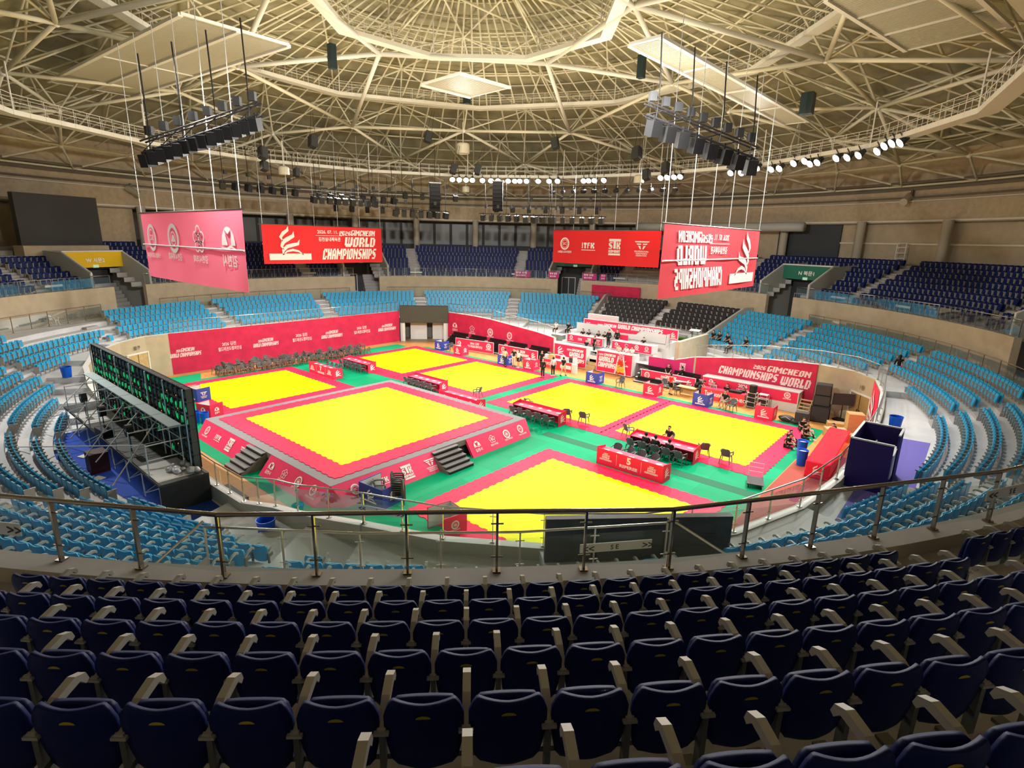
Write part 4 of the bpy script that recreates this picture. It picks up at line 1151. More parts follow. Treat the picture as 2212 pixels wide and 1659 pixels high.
# corner boxes: three-sided printed cloth screens -----------------------------------
def corner_box(u, v, m, label, rz=0.0, w=1.15, d=1.0, h=.95, logos=('flame', 'ring'), z=.012):
    t = CT('corner_box', label, 'screen box', u, v, z, rz)
    inner = WPANEL
    def pan(name, c, dd, rz_=0): 
        b = MB(); b.box(c, dd, rz=rz_); return b.obj(name, m, t)
    pan('front_panel', (0, -d / 2, h / 2), (w, .03, h)); pan('side_panel', (w / 2, 0, h / 2), (.03, d, h)); pan('side_panel', (-w / 2, 0, h / 2), (.03, d, h))
    b = MB(); b.box((0, -d / 2 + .022, h / 2), (w - .06, .01, h - .06)); b.box((w / 2 - .022, 0, h / 2), (.01, d - .06, h - .06)); b.box((-w / 2 + .022, 0, h / 2), (.01, d - .06, h - .06)); b.obj('lining', inner, t)
    deco('emblem', t, (0, -d / 2 - .016, h * .52), (1, 0, 0), (0, 0, 1), logo(logos[0], 0, 0, .6), WHITE, off=.005)
    deco('emblem', t, (w / 2 + .016, 0, h * .52), (0, 1, 0), (0, 0, 1), logo(logos[1], 0, 0, .5), WHITE, off=.005)
    deco('emblem', t, (-w / 2 - .016, 0, h * .52), (0, -1, 0), (0, 0, 1), logo(logos[1], 0, 0, .5), WHITE, off=.005)
    return t
corner_box(-43.85, 39.6, BLUEP, 'blue printed corner box at the far left mat', logos=('flame', 'wing'))
corner_box(-40.55, 39.25, RED, 'red printed corner box right of the blue one at the far left mat')
corner_box(-34.3, 39.1, BLUEP, 'blue printed corner box behind the man in the beige shirt', logos=('flame', 'wing'))
corner_box(-31.3, 39.3, RED, 'red printed corner box beside the woman in black shorts', logos=('flame', 'flower'))
corner_box(-24.3, 39.2, BLUEP, 'blue printed corner box in front of the stage steps', logos=('flame', 'wing'))
corner_box(-19.0, 39.3, RED, 'red printed corner box right of the stage, by the person in red')
corner_box(-14.95, 39.3, BLUEP, 'blue printed corner box right of the wooden table', logos=('flame', 'wing'))
corner_box(-10.5, 39.35, RED, 'red printed corner box at the far right by the black bags')
corner_box(-37.2, 13.4, RED2, 'dark red corner box left of the raised platform, next to the blue bins', rz=.35, logos=('hill', 'hill'))
corner_box(-41.7, 14.4, BLUEP, 'blue corner box behind the video wall, at the left mat', rz=.2, logos=('flame', 'wing'))
corner_box(-19.35, 13.75, BLUEP, 'blue corner box seen from its open white side near the raised platform', rz=0.1, w=1.5, d=1.3)
corner_box(-15.2, 13.9, RED, 'red edged corner box seen from its open white side at the nearest mat', rz=PI - .2, w=1.25, d=1.1)
# display boards along the back edge -------------------------------------------------
def board(name, label, cat, u0, u1, v, z0, z1, m, polys, thick=.06, frame=WPANEL, dv=0.0, base=0.0, lean=0, fr=.035):
    """upright board facing the camera side (-v)"""
    L = u1 - u0; t = CT(name, label, cat, u0, v, 0, math.atan2(dv, L)); L = math.hypot(L, dv)
    b = MB(); b.box((L / 2, thick / 2, (z0 + z1) / 2), (L, thick, z1 - z0)); b.obj('panel', m, t)
    if frame:
        b = MB(); e = fr
        for z in (z0, z1): b.box((L / 2, thick / 2, z), (L + e, thick + .02, e))
        for x in (0, L): b.box((x, thick / 2, (z0 + z1) / 2), (e, thick + .02, z1 - z0))
        b.obj('frame', frame, t)
    if polys: deco('lettering', t, (0, 0, z0), (1, 0, 0), (0, 0, 1), polys(L, z1 - z0) if callable(polys) else polys, WHITE, off=.012)
    return t
board('display_board', 'red display board with a year and a ring emblem, left end of the back edge', 'board', -43.2, -38.35, 41.0, .03, 1.2, RED, lambda L, h: logo('hill', .5, .6, .7) + korean2(1.6, .35, .6, 1.9) + logo('ring', L - .6, .62, .8), dv=.75)
board('display_board', 'red display board behind the three standing people', 'board', -37.6, -32.6, 41.75, .03, 1.15, RED, lambda L, h: logo('sc', .6, .6, .75) + title2(1.6, .3, .62, 2.4) + logo('flame', L - .5, .58, .7), dv=.1)
board('display_board', 'red display board right of the stage behind the tilted chair', 'board', -21.7, -16.9, 42.4, .03, 1.12, RED, lambda L, h: logo('sc', .55, .58, .75) + title2(1.3, .3, .65, 2.4) + logo('flame', L - .5, .56, .7))
# retractable bleachers with black benches ---------------------------------------------
def bleacher(u0, u1, label, rows=4, v0=41.98):
    t = CT('bleacher', label, 'bleacher', u0, v0); L = u1 - u0
    for r in range(rows):
        b = MB(); b.box((L / 2, r * .34 + .17, .12 + r * .27 - .02), (L, .34, .05)); b.obj('step', CAPM, t)
        b = MB(); b.box((L / 2, r * .34 + .01, (.1 + r * .27) / 2), (L, .02, .1 + r * .27)); b.obj('riser', DGREY, t)
        n = int(L / 2.6)
        for k in range(n):
            x0 = L * k / n + .25; x1 = L * (k + 1) / n - .25
            b = MB(); b.box(((x0 + x1) / 2, r * .34 + .2, .29 + r * .27), (x1 - x0, .2, .05)); b.box(((x0 + x1) / 2, r * .34 + .31, .42 + r * .27), (x1 - x0, .03, .18)); b.obj('bench', BLACK, t)
    return t
bleacher(-46.2, -32.0, 'retractable bleacher with black benches in front of the sloping banner')
bleacher(-22.2, -16.6, 'retractable bleacher with black benches right of the stage')
# wall banners -----------------------------------------------------------------------
def wall_banner(label, pts, polys, ex, eyz=1, m=RED, off=.03):
    """pts: outline in (s, z) on a wall plane; origin UV given by pts0"""
    pass
def wbanner(name, label, u0, v0, axis, outline, polys, m):
    """cloth on a wall. axis 'v': runs along +v facing +u; axis 'u': runs along +u facing -v"""
    t = CT(name, label, 'banner', u0, v0, 0, PI / 2 if axis == 'v' else 0)
    # local x along the wall, local -y towards the hall
    b = MB(); n = len(outline)
    b.add([(x, 0, z) for x, z in outline] + [(x, .02, z) for x, z in outline], [tuple(range(n)), tuple(range(2 * n - 1, n - 1, -1))] + [(i, n + i, n + (i + 1) % n, (i + 1) % n) for i in range(n)])
    b.obj('cloth', m, t); deco('lettering', t, (0, 0, 0), (1, 0, 0), (0, 0, 1), polys, mat('faded_print', (0.85, 0.62, 0.65), .6), off=.012)
    return t
BANM = mat('crimson_banner', (0.62, 0.022, 0.085), .7, noise=.2, nscale=1.2)
pl_ = []
for k in range(7):
    x = 2.4 + k * 3.45
    pl_ += title2(x - 1.35, 1.45, .75, 2.5) if k % 2 == 0 else korean2(x - .95, 1.5, .8, 2.0)
wbanner('wall_banner', 'long crimson banner with repeated titles along the left wall', -50.66, 14.6, 'v', [(0, .05), (24.7, .05), (24.7, 3.5), (0, 3.5)], pl_, BANM)
pl_ = []
for k, q in enumerate(['hill', 'flower', 'ring', 'sc']): pl_ += logo(q, 1.2 + k * 2.75, 1.85 - .04 * k, 1.1)
wbanner('wall_banner', 'crimson banner with four emblems sloping down right of the black screen', -47.0, 43.36, 'u', [(0, .3), (15.1, .9), (15.1, 2.4), (13, 2.68), (6.7, 3.26), (3.7, 3.36), (0, 3.36)], pl_, BANM)
wbanner('wall_banner', 'crimson banner rising behind the bleacher right of the stage', -21.6, 43.36, 'u', [(0, .9), (4.0, .9), (4.0, 2.6), (2.4, 2.15), (0, 2.1)], logo('stk', 3.1, 1.7, .6), mat('magenta_banner', (0.55, 0.02, 0.16), .7))
wbanner('wall_banner', 'crimson banner reading championships world above the white booth', -17.4, 43.3, 'u', [(0, .6), (8.85, .6), (8.85, 3.5), (5.4, 3.35), (2.8, 3.05), (0, 2.65)],
        blk('CHAMPIONSHIPS', 1.9, 1.72, .62, w=4.4) + blk('WORLD', 6.5, 1.6, .68, w=2.05) + blk('2026', 4.5, 2.5, .3, w=.9) + blk('GIMCHEON', 5.5, 2.45, .44, w=3.0), BANM)
# banner on the curved wall at the right
b = MB(); pts = [PW[i] for i in range(15, 21)]
for i in range(len(pts) - 1):
    (p, z), (q, z2) = pts[i], pts[i + 1]; d = (q - p).normalized(); nv = Vector((d.y, -d.x, 0)) * .03
    b.add([(p.x + nv.x, p.y + nv.y, .05), (q.x + nv.x, q.y + nv.y, .05), (q.x + nv.x, q.y + nv.y, z2 - .08), (p.x + nv.x, p.y + nv.y, z - .08)], [(3, 2, 1, 0)])
t = thing('wall_banner', 'pink-red banner with a white flame on the curved right wall', 'banner'); b.obj('cloth', RED, t)
p, q = PW[15][0], PW[16][0]; d = (p - q).normalized(); nv = Vector((-d.y, d.x, 0)).normalized()
if nv.dot(Vector((C0[0], C0[1], 0)) - p) < 0: nv = -nv
deco('emblem', t, (q + (p - q) * .1 + nv * .05), d, (0, 0, 1), logo('flame', 1.6, 1.7, 2.6, cap=False), WHITE, n=nv, off=.03)
# ================================================================ gates
# corner gate with black screen
t = thing('video_screen', 'wide black screen above the open corner gate at the back left', 'screen', (UV(-50.5, 39.5) + UV(-47.0, 43.2)) / 2 + Vector((0, 0, 0)), 0)
gv = (UV(-47.0, 43.2) - UV(-50.5, 39.5)); t.rotation_euler = (0, 0, math.atan2(gv.y, gv.x)); gl = gv.length
b = MB(); b.box((0, .1, 3.15), (gl + .35, .35, 1.95)); b.obj('cabinet', DGREY, t)
b = MB(); b.box((0, -.09, 3.15), (gl + .2, .02, 1.8)); b.obj('display', mat('screen_off', (0.06, 0.062, 0.055), .35), t)
b = MB()
for x in (-gl / 2 + .1, gl / 2 - .1): b.box((x, .3, 1.1), (.5, .3, 2.2))
b.obj('gate_jamb', CAPM, t)
t = thing('door_leaf', 'pale double door standing open behind the corner gate', 'door', t.location + Vector((-.25, .8, 0)) , t.rotation_euler[2])
b = MB(); b.box((-1.15, .9, 1.05), (1.9, .06, 2.1)); b.obj('panel', CAPM, t)
b = MB(); b.box((1.2, .9, 1.05), (1.5, .06, 2.1), rz=-.15); b.obj('panel', CAPM, t)
c = (UV(-50.5, 39.5) + UV(-47.0, 43.2)) / 2
b = MB(); dd = Vector((-gv.y, gv.x, 0)).normalized()
if dd.y < 0: dd = -dd
p0, p1 = UV(-50.5, 39.5), UV(-47.0, 43.2); q0, q1 = p0 + dd * 3, p1 + dd * 3
b.add([p0, p1, q1, q0], [(0, 1, 2, 3)]); b.obj('floor', mat('gate_floor', (0.33, 0.25, 0.16), .5), kind='structure')
b = MB()
for a_, b_ in ((q0, q1), (p0, q0), (p1, q1)): b.add([a_, b_, b_ + Vector((0, 0, 3.1)), a_ + Vector((0, 0, 3.1))], [(0, 1, 2, 3)])
b.obj('wall_gate', mat('gate_wall', (0.2, 0.19, 0.17), .8), kind='structure')
# door recesses in the pit wall (right: exit with plywood; left: exit)
def recess(i, s0, s1, h, label_txt, leafcol, n_label):
    p, q = PW[i][0], PW[(i + 1) % N][0]; d = (q - p); L = d.length; e = d / L
    nv = Vector((e.y, -e.x, 0));
    if nv.dot(Vector((C0[0], C0[1], 0)) - p) < 0: nv = -nv
    t = thing('exit_door', n_label, 'door', p + e * s0, math.atan2(e.y, e.x)); wd = s1 - s0; sy = 1 if nv.dot(Vector((-e.y, e.x, 0))) > 0 else -1
    b = MB(); b.box((wd / 2, sy * .04, h / 2), (wd, .06, h)); b.obj('door_leaf', leafcol, t)
    b = MB(); b.box((wd * .5, sy * .08, h / 2), (.03, .02, h - .1)); b.box((wd * .44, sy * .09, 1.0), (.05, .04, .3)); b.box((wd * .56, sy * .09, 1.0), (.05, .04, .3)); b.obj('handle', DSTEEL, t)
    b = MB(); 
    for x in (0, wd): b.box((x, sy * .06, h / 2), (.1, .12, h))
    b.box((wd / 2, sy * .06, h), (wd + .1, .12, .1)); b.obj('frame', CAPM, t)
    ex = Vector((-1, 0, 0)) if sy > 0 else Vector((1, 0, 0))
    deco('lettering', t, (wd / 2 , sy * .04, h + .3), ex, (0, 0, 1), txt(label_txt, 0, 0, .32, center=True), mat('bronze_letter', (0.12, 0.1, 0.07), .5), n=(0, sy, 0), off=.04)
recess(14, .1, 2.1, 2.2, '1층', mat('plywood_door', (0.40, 0.26, 0.10), .5), 'brown double door in the curved wall at the right')
recess(35, .4, 2.3, 2.3, '출구', WOOD, 'wooden door under the beige lintel left of the long banner')
# red banner strip left of the left door
# ================================================================ stage and officials' seating
def wall_box(name, label, cat, u, v, z, d, m, rz=0.0):
    return MB().box((0, 0, d[2] / 2), d).obj(name, m, loc=UV(u, v, z), rz=ROTC + rz, label=label, category=cat)
t = CT('podium', 'white stepped podium for officials at the back of the hall', 'podium', -27, 43.4)
b = MB(); b.box((-.3, .95, .65), (8.6, 1.9, 1.3)); b.obj('lower_step', CAPM, t)
b = MB(); b.box((-.2, 2.9, .95), (10, 2.0, 1.9)); b.obj('middle_step', CAPM, t)
b = MB(); b.box((-.2, 5.4, 1.35), (11, 3.0, 2.7)); b.obj('upper_step', CAPM, t)
for (u0, u1, v, z0, z1, pr, lb) in [
    (-31.45, -27.75, 43.0, .05, 2.0, lambda L, h: logo('flame', .75, 1.3, .95) + blk('2026', 1.5, 1.45, .16, w=.5) + blk('GIMCHEON', 2.05, 1.43, .24, w=1.3) + blk('WORLD', 1.75, .9, .45, w=1.65) + blk('CHAMPIONSHIPS', 1.3, .42, .36, w=2.2), 'red white-edged stage front panel left of the wooden steps'),
    (-26.6, -22.95, 43.0, .1, 2.0, lambda L, h: blk('2026', .2, 1.5, .15, w=.5) + blk('GIMCHEON', .75, 1.48, .24, w=1.2) + blk('WORLD', .2, .95, .46, w=1.6) + blk('CHAMPIONSHIPS', .15, .42, .46, w=2.5) + logo('flame', L - .95, 1.3, .9), 'red stage front panel with a flower wreath standing against it'),
    (-31.4, -27.3, 45.0, 1.9, 2.68, lambda L, h: logo('sc', .5, .42, .55) + logo('itfk', 1.55, .4, .5) + logo('stk', 2.6, .4, .5) + logo('wing', 3.6, .42, .55), 'red desk front in the second row, left, with people seated behind'),
    (-26.3, -22.2, 45.0, 1.9, 2.68, lambda L, h: logo('hill', .5, .42, .55) + logo('flower', 1.55, .42, .55) + logo('ring', 2.6, .42, .55) + logo('sc', 3.6, .42, .55), 'red desk front in the second row, right, with empty chairs behind'),
    (-31.2, -21.05, 47.6, 3.0, 3.98, lambda L, h: title1(1.6, .42, .42, 7.2) + logo('flame', L - .45, .45, .6) + txt('SC', .3, .35, .3), 'long red banner reading world championships at the top of the podium')]:
    board('printed_board', lb, 'stage panel', u0, u1, v, z0, z1, RED, pr, dv=0, fr=.06)
    if v < 46:
        L = u1 - u0
        b = MB(); b.box((L / 2, .55, z1 - .05), (L, .9, .05)); tt = CT('desk', 'white desk %s on the podium' % {-31.45: 'behind the front left panel', -26.6: 'behind the front right panel', -31.4: 'in the second row at the left', -26.3: 'in the second row at the right'}[u0], 'desk', u0, v); b.obj('tabletop', WPANEL, tt)
        b = MB(); b.box((L, .6, (z0 + z1) / 2), (.06, 1.1, z1 - z0)); b.box((0, .6, (z0 + z1) / 2), (.06, 1.1, z1 - z0)); b.obj('side_panel', WPANEL, tt)
# white stepped board in front of the top banner
t = CT('white_screen', 'white screen with a notched top edge in front of the long red banner', 'screen', -31.6, 46.9)
P = [(0, 2.7), (9.8, 2.7), (9.8, 3.52), (7.2, 3.60), (6.7, 3.18), (4.3, 3.12), (3.7, 3.62), (0, 3.62)]; n = len(P)
b = MB(); b.add([(x, 0, z) for x, z in P] + [(x, .05, z) for x, z in P], [tuple(range(n)), tuple(range(2 * n - 1, n - 1, -1))] + [(i, n + i, n + (i + 1) % n, (i + 1) % n) for i in range(n)]); b.obj('panel', WPANEL, t)
b = MB(); b.box((9.8, .6, 3.0), (.06, 1.2, 1.1)); b.obj('return_panel', WPANEL, t)
wall_box('white_cabinet', 'white low cabinet above the left end of the long red banner', 'cabinet', -29.6, 48.6, 3.5, (3.4, .4, .9), WPANEL)
wall_box('small_poster', 'small red poster with a flame between the desks', 'poster', -26.3, 46.8, 2.3, (1.3, .05, .7), RED)
# wooden steps between the two front panels
t = CT('wooden_steps', 'pale wooden steps between the two red stage front panels', 'steps', -27.15, 43.9)
for k in range(5): MB().box((0, -1.15 + k * .26, .24 * (k + 1) / 2), (.95, .26, .24 * (k + 1))).obj('step', WOOD, t)
# side wall right of the podium and glass lectern
wall_box('side_wall', 'beige stepped side wall at the right of the podium', 'wall', -19.6, 47.6, 1.3, (.35, 6.4, 2.2), BEIGE)
t = CT('lectern', 'clear lectern with a white top beside the black seats', 'lectern', -20.6, 50.3, 2.7)
MB().box((0, 0, .5), (.5, .35, 1.0)).obj('body', GLASS, t); MB().box((0, 0, 1.05), (1.0, .5, .06), rx=.2).obj('top', WPANEL, t)
flat('planter', [(-31, 50.0), (-20, 49.6), (-20, 50.4), (-31, 50.8)], 2.7, .25, mat('artificial_grass', (0.05, 0.12, 0.02), .9, noise=.4, nscale=20), 'strip of artificial greenery below the black seats', 'planter')
# big poster behind black seats
t = thing('poster', 'large crimson poster with the letters SC behind the black seats', 'poster', POL(57.0, 32.4, 4.5), RAD(57) + PI / 2)
e = t
b = MB(); b.box((3.0, .06, 1.0), (7.4, .05, 1.75)); b.obj('panel', BANM, t)
deco('lettering', t, (-.6, .03, .2), (1, 0, 0), (0, 0, 1), txt('WORLD', .3, 1.1, .18) + txt('SC', .3, .3, .6, fat=.03) + rect(1.5, .2, 1.52, 1.4) + txt('2026', 1.8, .3, .5, fat=.03) + logo('flame', 6.2, .9, 1.0), WHITE, off=.012)
for (s, e2) in ((30.8, 33.0), (61.8, 64.0)):
    c = POL((s + e2) / 2, 28.6, 0); b = MB(); P = [(-4, 1.6), (-4, 2.6), (2.6, 5.4), (4, 5.4), (4, 1.6)]
    az = RAD((s + e2) / 2); n = 5
    b.add([(x, -.12, z) for x, z in P] + [(x, .12, z) for x, z in P], [tuple(range(n)), tuple(range(2 * n - 1, n - 1, -1))] + [(i, n + i, n + (i + 1) % n, (i + 1) % n) for i in range(n)])
    b.obj('stair_wall', mat('stair_wall', (0.5, 0.5, 0.47), .8), loc=c, rz=az, label='sloping grey stair wall at the %s edge of the black seats' % ('right' if s < 40 else 'left'), category='wall')
# white booth at the right with red front --------------------------------------------
t = CT('announcer_booth', 'long white booth with a red printed front below the right banner', 'booth', -16.2, 42.25)
b = MB(); b.box((3.45, .05, .35), (6.9, .08, .7)); b.obj('base_panel', WPANEL, t)
b = MB(); b.box((3.45, .03, 1.05), (6.9, .06, .8)); b.obj('front_panel', RED, t)
b = MB(); b.box((3.45, .5, 1.48), (7.1, 1.0, .08)); b.obj('top', WPANEL, t)
b = MB(); b.box((6.93, .5, .72), (.06, 1.0, 1.44)); b.box((0, .5, .72), (.06, 1.0, 1.44)); b.obj('side_panel', WPANEL, t)
deco('lettering', t, (0, 0, .7), (1, 0, 0), (0, 0, 1), logo('hill', .6, .42, .55) + txt('2026', 2.7, .42, .26) + txt('대한태권도', 2.6, .08, .24) + logo('ring', 6.2, .4, .6), WHITE, off=.012)
t = CT('long_table', 'long table with a red printed cloth where black clad staff sit at the right', 'table', -15.9, 41.2, .0)
b = MB(); b.box((1.65, 0, .42), (3.3, .03, .84)); b.obj('cloth', mat('coral_cloth', (0.82, 0.05, 0.07), .6), t)
b = MB(); b.box((1.65, .35, .82), (3.3, .7, .04)); b.obj('tabletop', RED2, t)
deco('lettering', t, (0, -.02, 0), (1, 0, 0), (0, 0, 1), txt('Taekwondo', .3, .3, .4, w=1.5) + txt('GIMCHEON', 1.95, .25, .25), WHITE, off=.01)
def rack(u, v, label, n):
    t = CT('equipment_rack', label, 'rack', u, v)
    b = MB()
    for x in (-.3, .3):
        for y in (-.25, .25): b.tube((x, y, 0), (x, y, 1.15), .02, 5)
    for z in (.1, .45, .8, 1.13): b.box((0, 0, z), (.62, .5, .03))
    b.obj('frame', ALU, t)
    for k in range(n): MB().box((0, 0, .27 + k * .35), (.5, .42, .2)).obj('device', BLACK, t)
    return t
rack(-12.1, 41.3, 'metal rack with black devices right of the long red table', 3); rack(-11.35, 41.4, 'second metal rack holding pale devices beside the booth', 2)
MB().lathe([(.0, 0), (.26, 0), (.28, .5), (.24, .55), (0, .56)], n=14).obj('black_case', BLACK, loc=UV(-12.1, 41.3, 1.16), label='round black case on top of the metal rack', category='case')
wall_box('sound_console', 'black sound console on the long red table', 'console', -13.4, 41.55, .85, (.9, .5, .15), BLACK)
# speaker stacks, bags, boxes at the right end
for (z, d, lb) in ((0, (1.15, 1.1, 1.15), 'lower black loudspeaker cabinet in the right stack'), (1.15, (1.0, .95, .72), 'middle black loudspeaker cabinet in the right stack'), (1.87, (.95, .9, .72), 'top black loudspeaker cabinet in the right stack')):
    t = CT('loudspeaker', lb, 'loudspeaker', -7.6, 41.5, z, .15); b = MB(); b.bevel_box((0, 0, d[2] / 2), d, .03); b.obj('cabinet', BLACK, t)
    MB().box((0, -d[1] / 2 - .01, d[2] / 2), (d[0] * .9, .02, d[2] * .88)).obj('grille', DGREY, t)
t = CT('video_monitor', 'grey screen on a stand behind the black loudspeaker stack', 'screen', -6.4, 41.8, 0, .5)
MB().box((0, 0, 1.7), (1.3, .1, .8)).obj('display', DGREY, t); MB().tube((0, 0, 0), (0, 0, 1.3), .04, 6).obj('stand', DSTEEL, t)
wall_box('black_curtain', 'black cloth lying on the floor beside the loudspeakers', 'cloth', -5.9, 42.2, 0, (2.2, .6, .12), BLACK, rz=-.5)
t = CT('wooden_steps', 'small pale wooden steps beside the white booth end', 'steps', -8.75, 42.4)
for k in range(5): MB().box((0, -.85 + k * .24, .2 * (k + 1)), (.7, .24, .04)).obj('step', WOOD, t)
for s in (-1, 1): MB().box((s * .36, -.3, .55), (.04, .12, 1.35), rx=-.72).obj('stringer', WOOD, t)
t = CT('bag', 'black equipment bags on the floor right of the red corner box', 'bag', -9.2, 39.6, .012)
b = MB(); b.ball((0, 0, .22), .5, 10, (1.1, .7, .45)); b.ball((.55, -.1, .15), .35, 8, (1, .8, .4)); b.obj('body', DGREY, t, smooth=True)
MB().path([(-.3, -.3, .25), (0, -.38, .42), (.3, -.3, .25)], .02, 5).obj('strap', ALU, t)
wall_box('flight_case', 'dark grey case standing behind the black bags', 'case', -8.3, 39.7, .0, (.8, .6, .85), DGREY, rz=.1)
wall_box('flight_case', 'low grey case beside the red border at the right mat', 'case', -7.9, 38.6, .012, (.6, .5, .4), mat('mid_grey_case', (.12, .12, .125), .5), rz=.2)
for i, (u, v, z, d, rz, lb) in enumerate([(-6.05, 38.5, 0, (1.2, .7, .55), .5, 'long cardboard box nearest the red covered table'), (-6.35, 40.1, 0, (1.0, .7, .5), .3, 'cardboard box behind the long one'), (-5.6, 40.9, 0, (.6, .6, .8), .1, 'upright cardboard box beside the tall one'), (-5.25, 39.5, 0, (.9, .8, 1.5), .4, 'tall open cardboard box by the curved wall'), (-4.95, 38.2, 0, (.6, .5, .5), .9, 'small cardboard box behind the long one near the wall')]):
    t = CT('cardboard_box', lb, 'box', u, v, z, rz); MB().box((0, 0, d[2] / 2), d).obj('body', CARD, t); MB().box((0, 0, d[2] + .005), (d[0], .06, .01)).obj('tape', PAPER, t)
def bin_(p, lb, r=.29, h=.62, lid=False, full=False):
    t = thing('plastic_bin', lb, 'bin', p); BM = mat('blue_bin', (0.0, 0.10, 0.62), .4)
    MB().lathe([(0, .0), (r * .82, 0), (r, h), (r * 1.06, h), (r * 1.06, h + .03), (r * .96, h + .03), (r * .93, h * .9), (r * .8, .05), (0, .05)], n=18).obj('body', BM, t, smooth=False)
    if full: MB().lathe([(0, h * .95), (r * .9, h * .9)], n=14).obj('contents', WPANEL, t)
bin_(UV(-6.75, 33.5, .012), 'blue barrel on the green floor beside the sitting people', .28, .85, full=True)
bin_(UV(-6.35, 31.9, .012), 'blue barrel at the near corner of the red covered table', .28, .85, full=True)
bin_(UV(-2.55, 31.9, 3.02), 'blue bin on the right walkway behind the purple booth')
bin_(UV(-17.0, 9.2, .0) if False else UV(-16.6, 7.25, 1.98), 'blue bin behind the near parapet in the middle')
bin_(UV(-42.8, 7.4, 2.7), 'blue bin on the left walkway behind the video wall')
bin_(UV(-36.6, 12.3, .0), 'blue bin left of the raised platform corner', .25, .7); bin_(UV(-36.0, 12.6, .0), 'second blue bin touching the raised platform corner side', .25, .7)
t = CT('covered_table', 'long table under a shiny red plastic sheet at the right wall', 'table', -5.45, 33.9, 0, .05)
b = MB(); b.bevel_box((0, 0, .45), (1.15, 7.0, .9), .05); b.obj('cloth', mat('glossy_red_sheet', (0.80, 0.025, 0.06), .18, spec=.6), t)
deco('emblem', t, (0, -3.52, .45), (1, 0, 0), (0, 0, 1), logo('flame', 0, 0, .6, cap=False), WHITE, off=.01)
t = CT('trolley', 'flat platform trolley with a wire handle by the near red border', 'trolley', -7.35, 27.4, .012, .3)
MB().box((0, 0, .22), (.75, 1.1, .05)).obj('deck', DGREY, t)
MB().path([(-.33, .52, .22), (-.33, .62, .95), (.33, .62, .95), (.33, .52, .22)], .018, 6).obj('handle', CAPM, t)
b = MB(); b.tube((-.33, .56, .5), (.33, .56, .5), .012, 5); b.tube((-.33, .59, .72), (.33, .59, .72), .012, 5); b.obj('crossbar', CAPM, t)
for x in (-.3, .3):
    for y in (-.45, .45): MB().tube((x - .02, y, .07), (x + .02, y, .07), .07, 10).obj('wheel', BLACK, t)
t = CT('wooden_table', 'small pale wooden table beside the person in red', 'table', -16.9, 40.9, 0)
MB().box((0, 0, .72), (1.5, .7, .04)).obj('tabletop', WOOD, t); MB().box((0, .3, .4), (1.4, .03, .6)).obj('modesty_panel', WOOD, t)
for x in (-.7, .7):
    for y in (-.3, .3): MB().tube((x, y, 0), (x, y, .7), .02, 6).obj('leg', DSTEEL, t)
t = CT('goods_table', 'table with a red front and white bags left of the stage steps', 'table', -29.6, 41.0, 0)
MB().box((0, 0, .4), (3.9, .04, .8)).obj('front_cloth', mat('coral_cloth', (0.82, 0.05, 0.07), .6), t); MB().box((0, .4, .78), (3.9, .8, .04)).obj('tabletop', WPANEL, t)
deco('lettering', t, (-1.9, -.03, 0), (1, 0, 0), (0, 0, 1), txt('TAEKWONDO', .2, .25, .3, w=1.4) + rect(2.3, .2, 3.5, .55), WHITE, off=.01)
for k, (x, c, lb) in enumerate([(-1.5, WPANEL, 'white package at the left end of the goods table'), (-.9, CARD, 'brown cardboard box on the goods table'), (.35, WPANEL, 'white carrier bag in the middle of the goods table'), (.75, WPANEL, 'second white carrier bag on the goods table'), (1.3, DGREY, 'dark bag on the goods table'), (1.7, WPANEL, 'white bag with a grey mark at the right end of the goods table')]):
    o = MB().bevel_box((0, 0, .19 + .03 * (k % 3)), (.36 if k != 1 else .6, .3, .38 + .06 * (k % 3)), .03).obj('carrier_bag' if k not in (1,) else 'cardboard_box', c, loc=UV(-29.6 + x, 41.4, .80), rz=ROTC, label=lb, category='bag' if k != 1 else 'box')
wall_box('carrier_bag', 'large white bag hanging at the front right corner of the goods table', 'bag', -27.5, 40.8, .0, (.5, .25, .85), WPANEL)
# flower wreath
t = CT('flower_wreath', 'tall flower wreath with white ribbons in front of the right stage panel', 'wreath', -23.9, 42.75, 0)
rr = random.Random(5)
for nm, c, cen, rad, n in (('red_flowers', (0.75, .05, .02), (0, 0, 1.25), .32, 60), ('yellow_flowers', (0.8, .55, .05), (0, -.05, .72), .38, 60), ('pink_flowers', (.85, .25, .35), (0, 0, 1.75), .28, 40)):
    b = MB()
    for k in range(n): b.ball((cen[0] + rr.uniform(-rad, rad), cen[1] - rr.uniform(0, .1), cen[2] + rr.uniform(-rad, rad) * .8), .06, 5)
    b.obj(nm, mat(nm, c, .7), t)
for s in (-1, 1):
    MB().box((s * .38, -.12, 1.0), (.14, .02, 1.7), ry=s * -.18).obj('ribbon', mat('pink_ribbon', (.85, .6, .65), .6), t); MB().tube((s * .12, 0, 2.0), (s * .4, .05, 0), .02, 5).obj('easel_leg', WOOD, t)
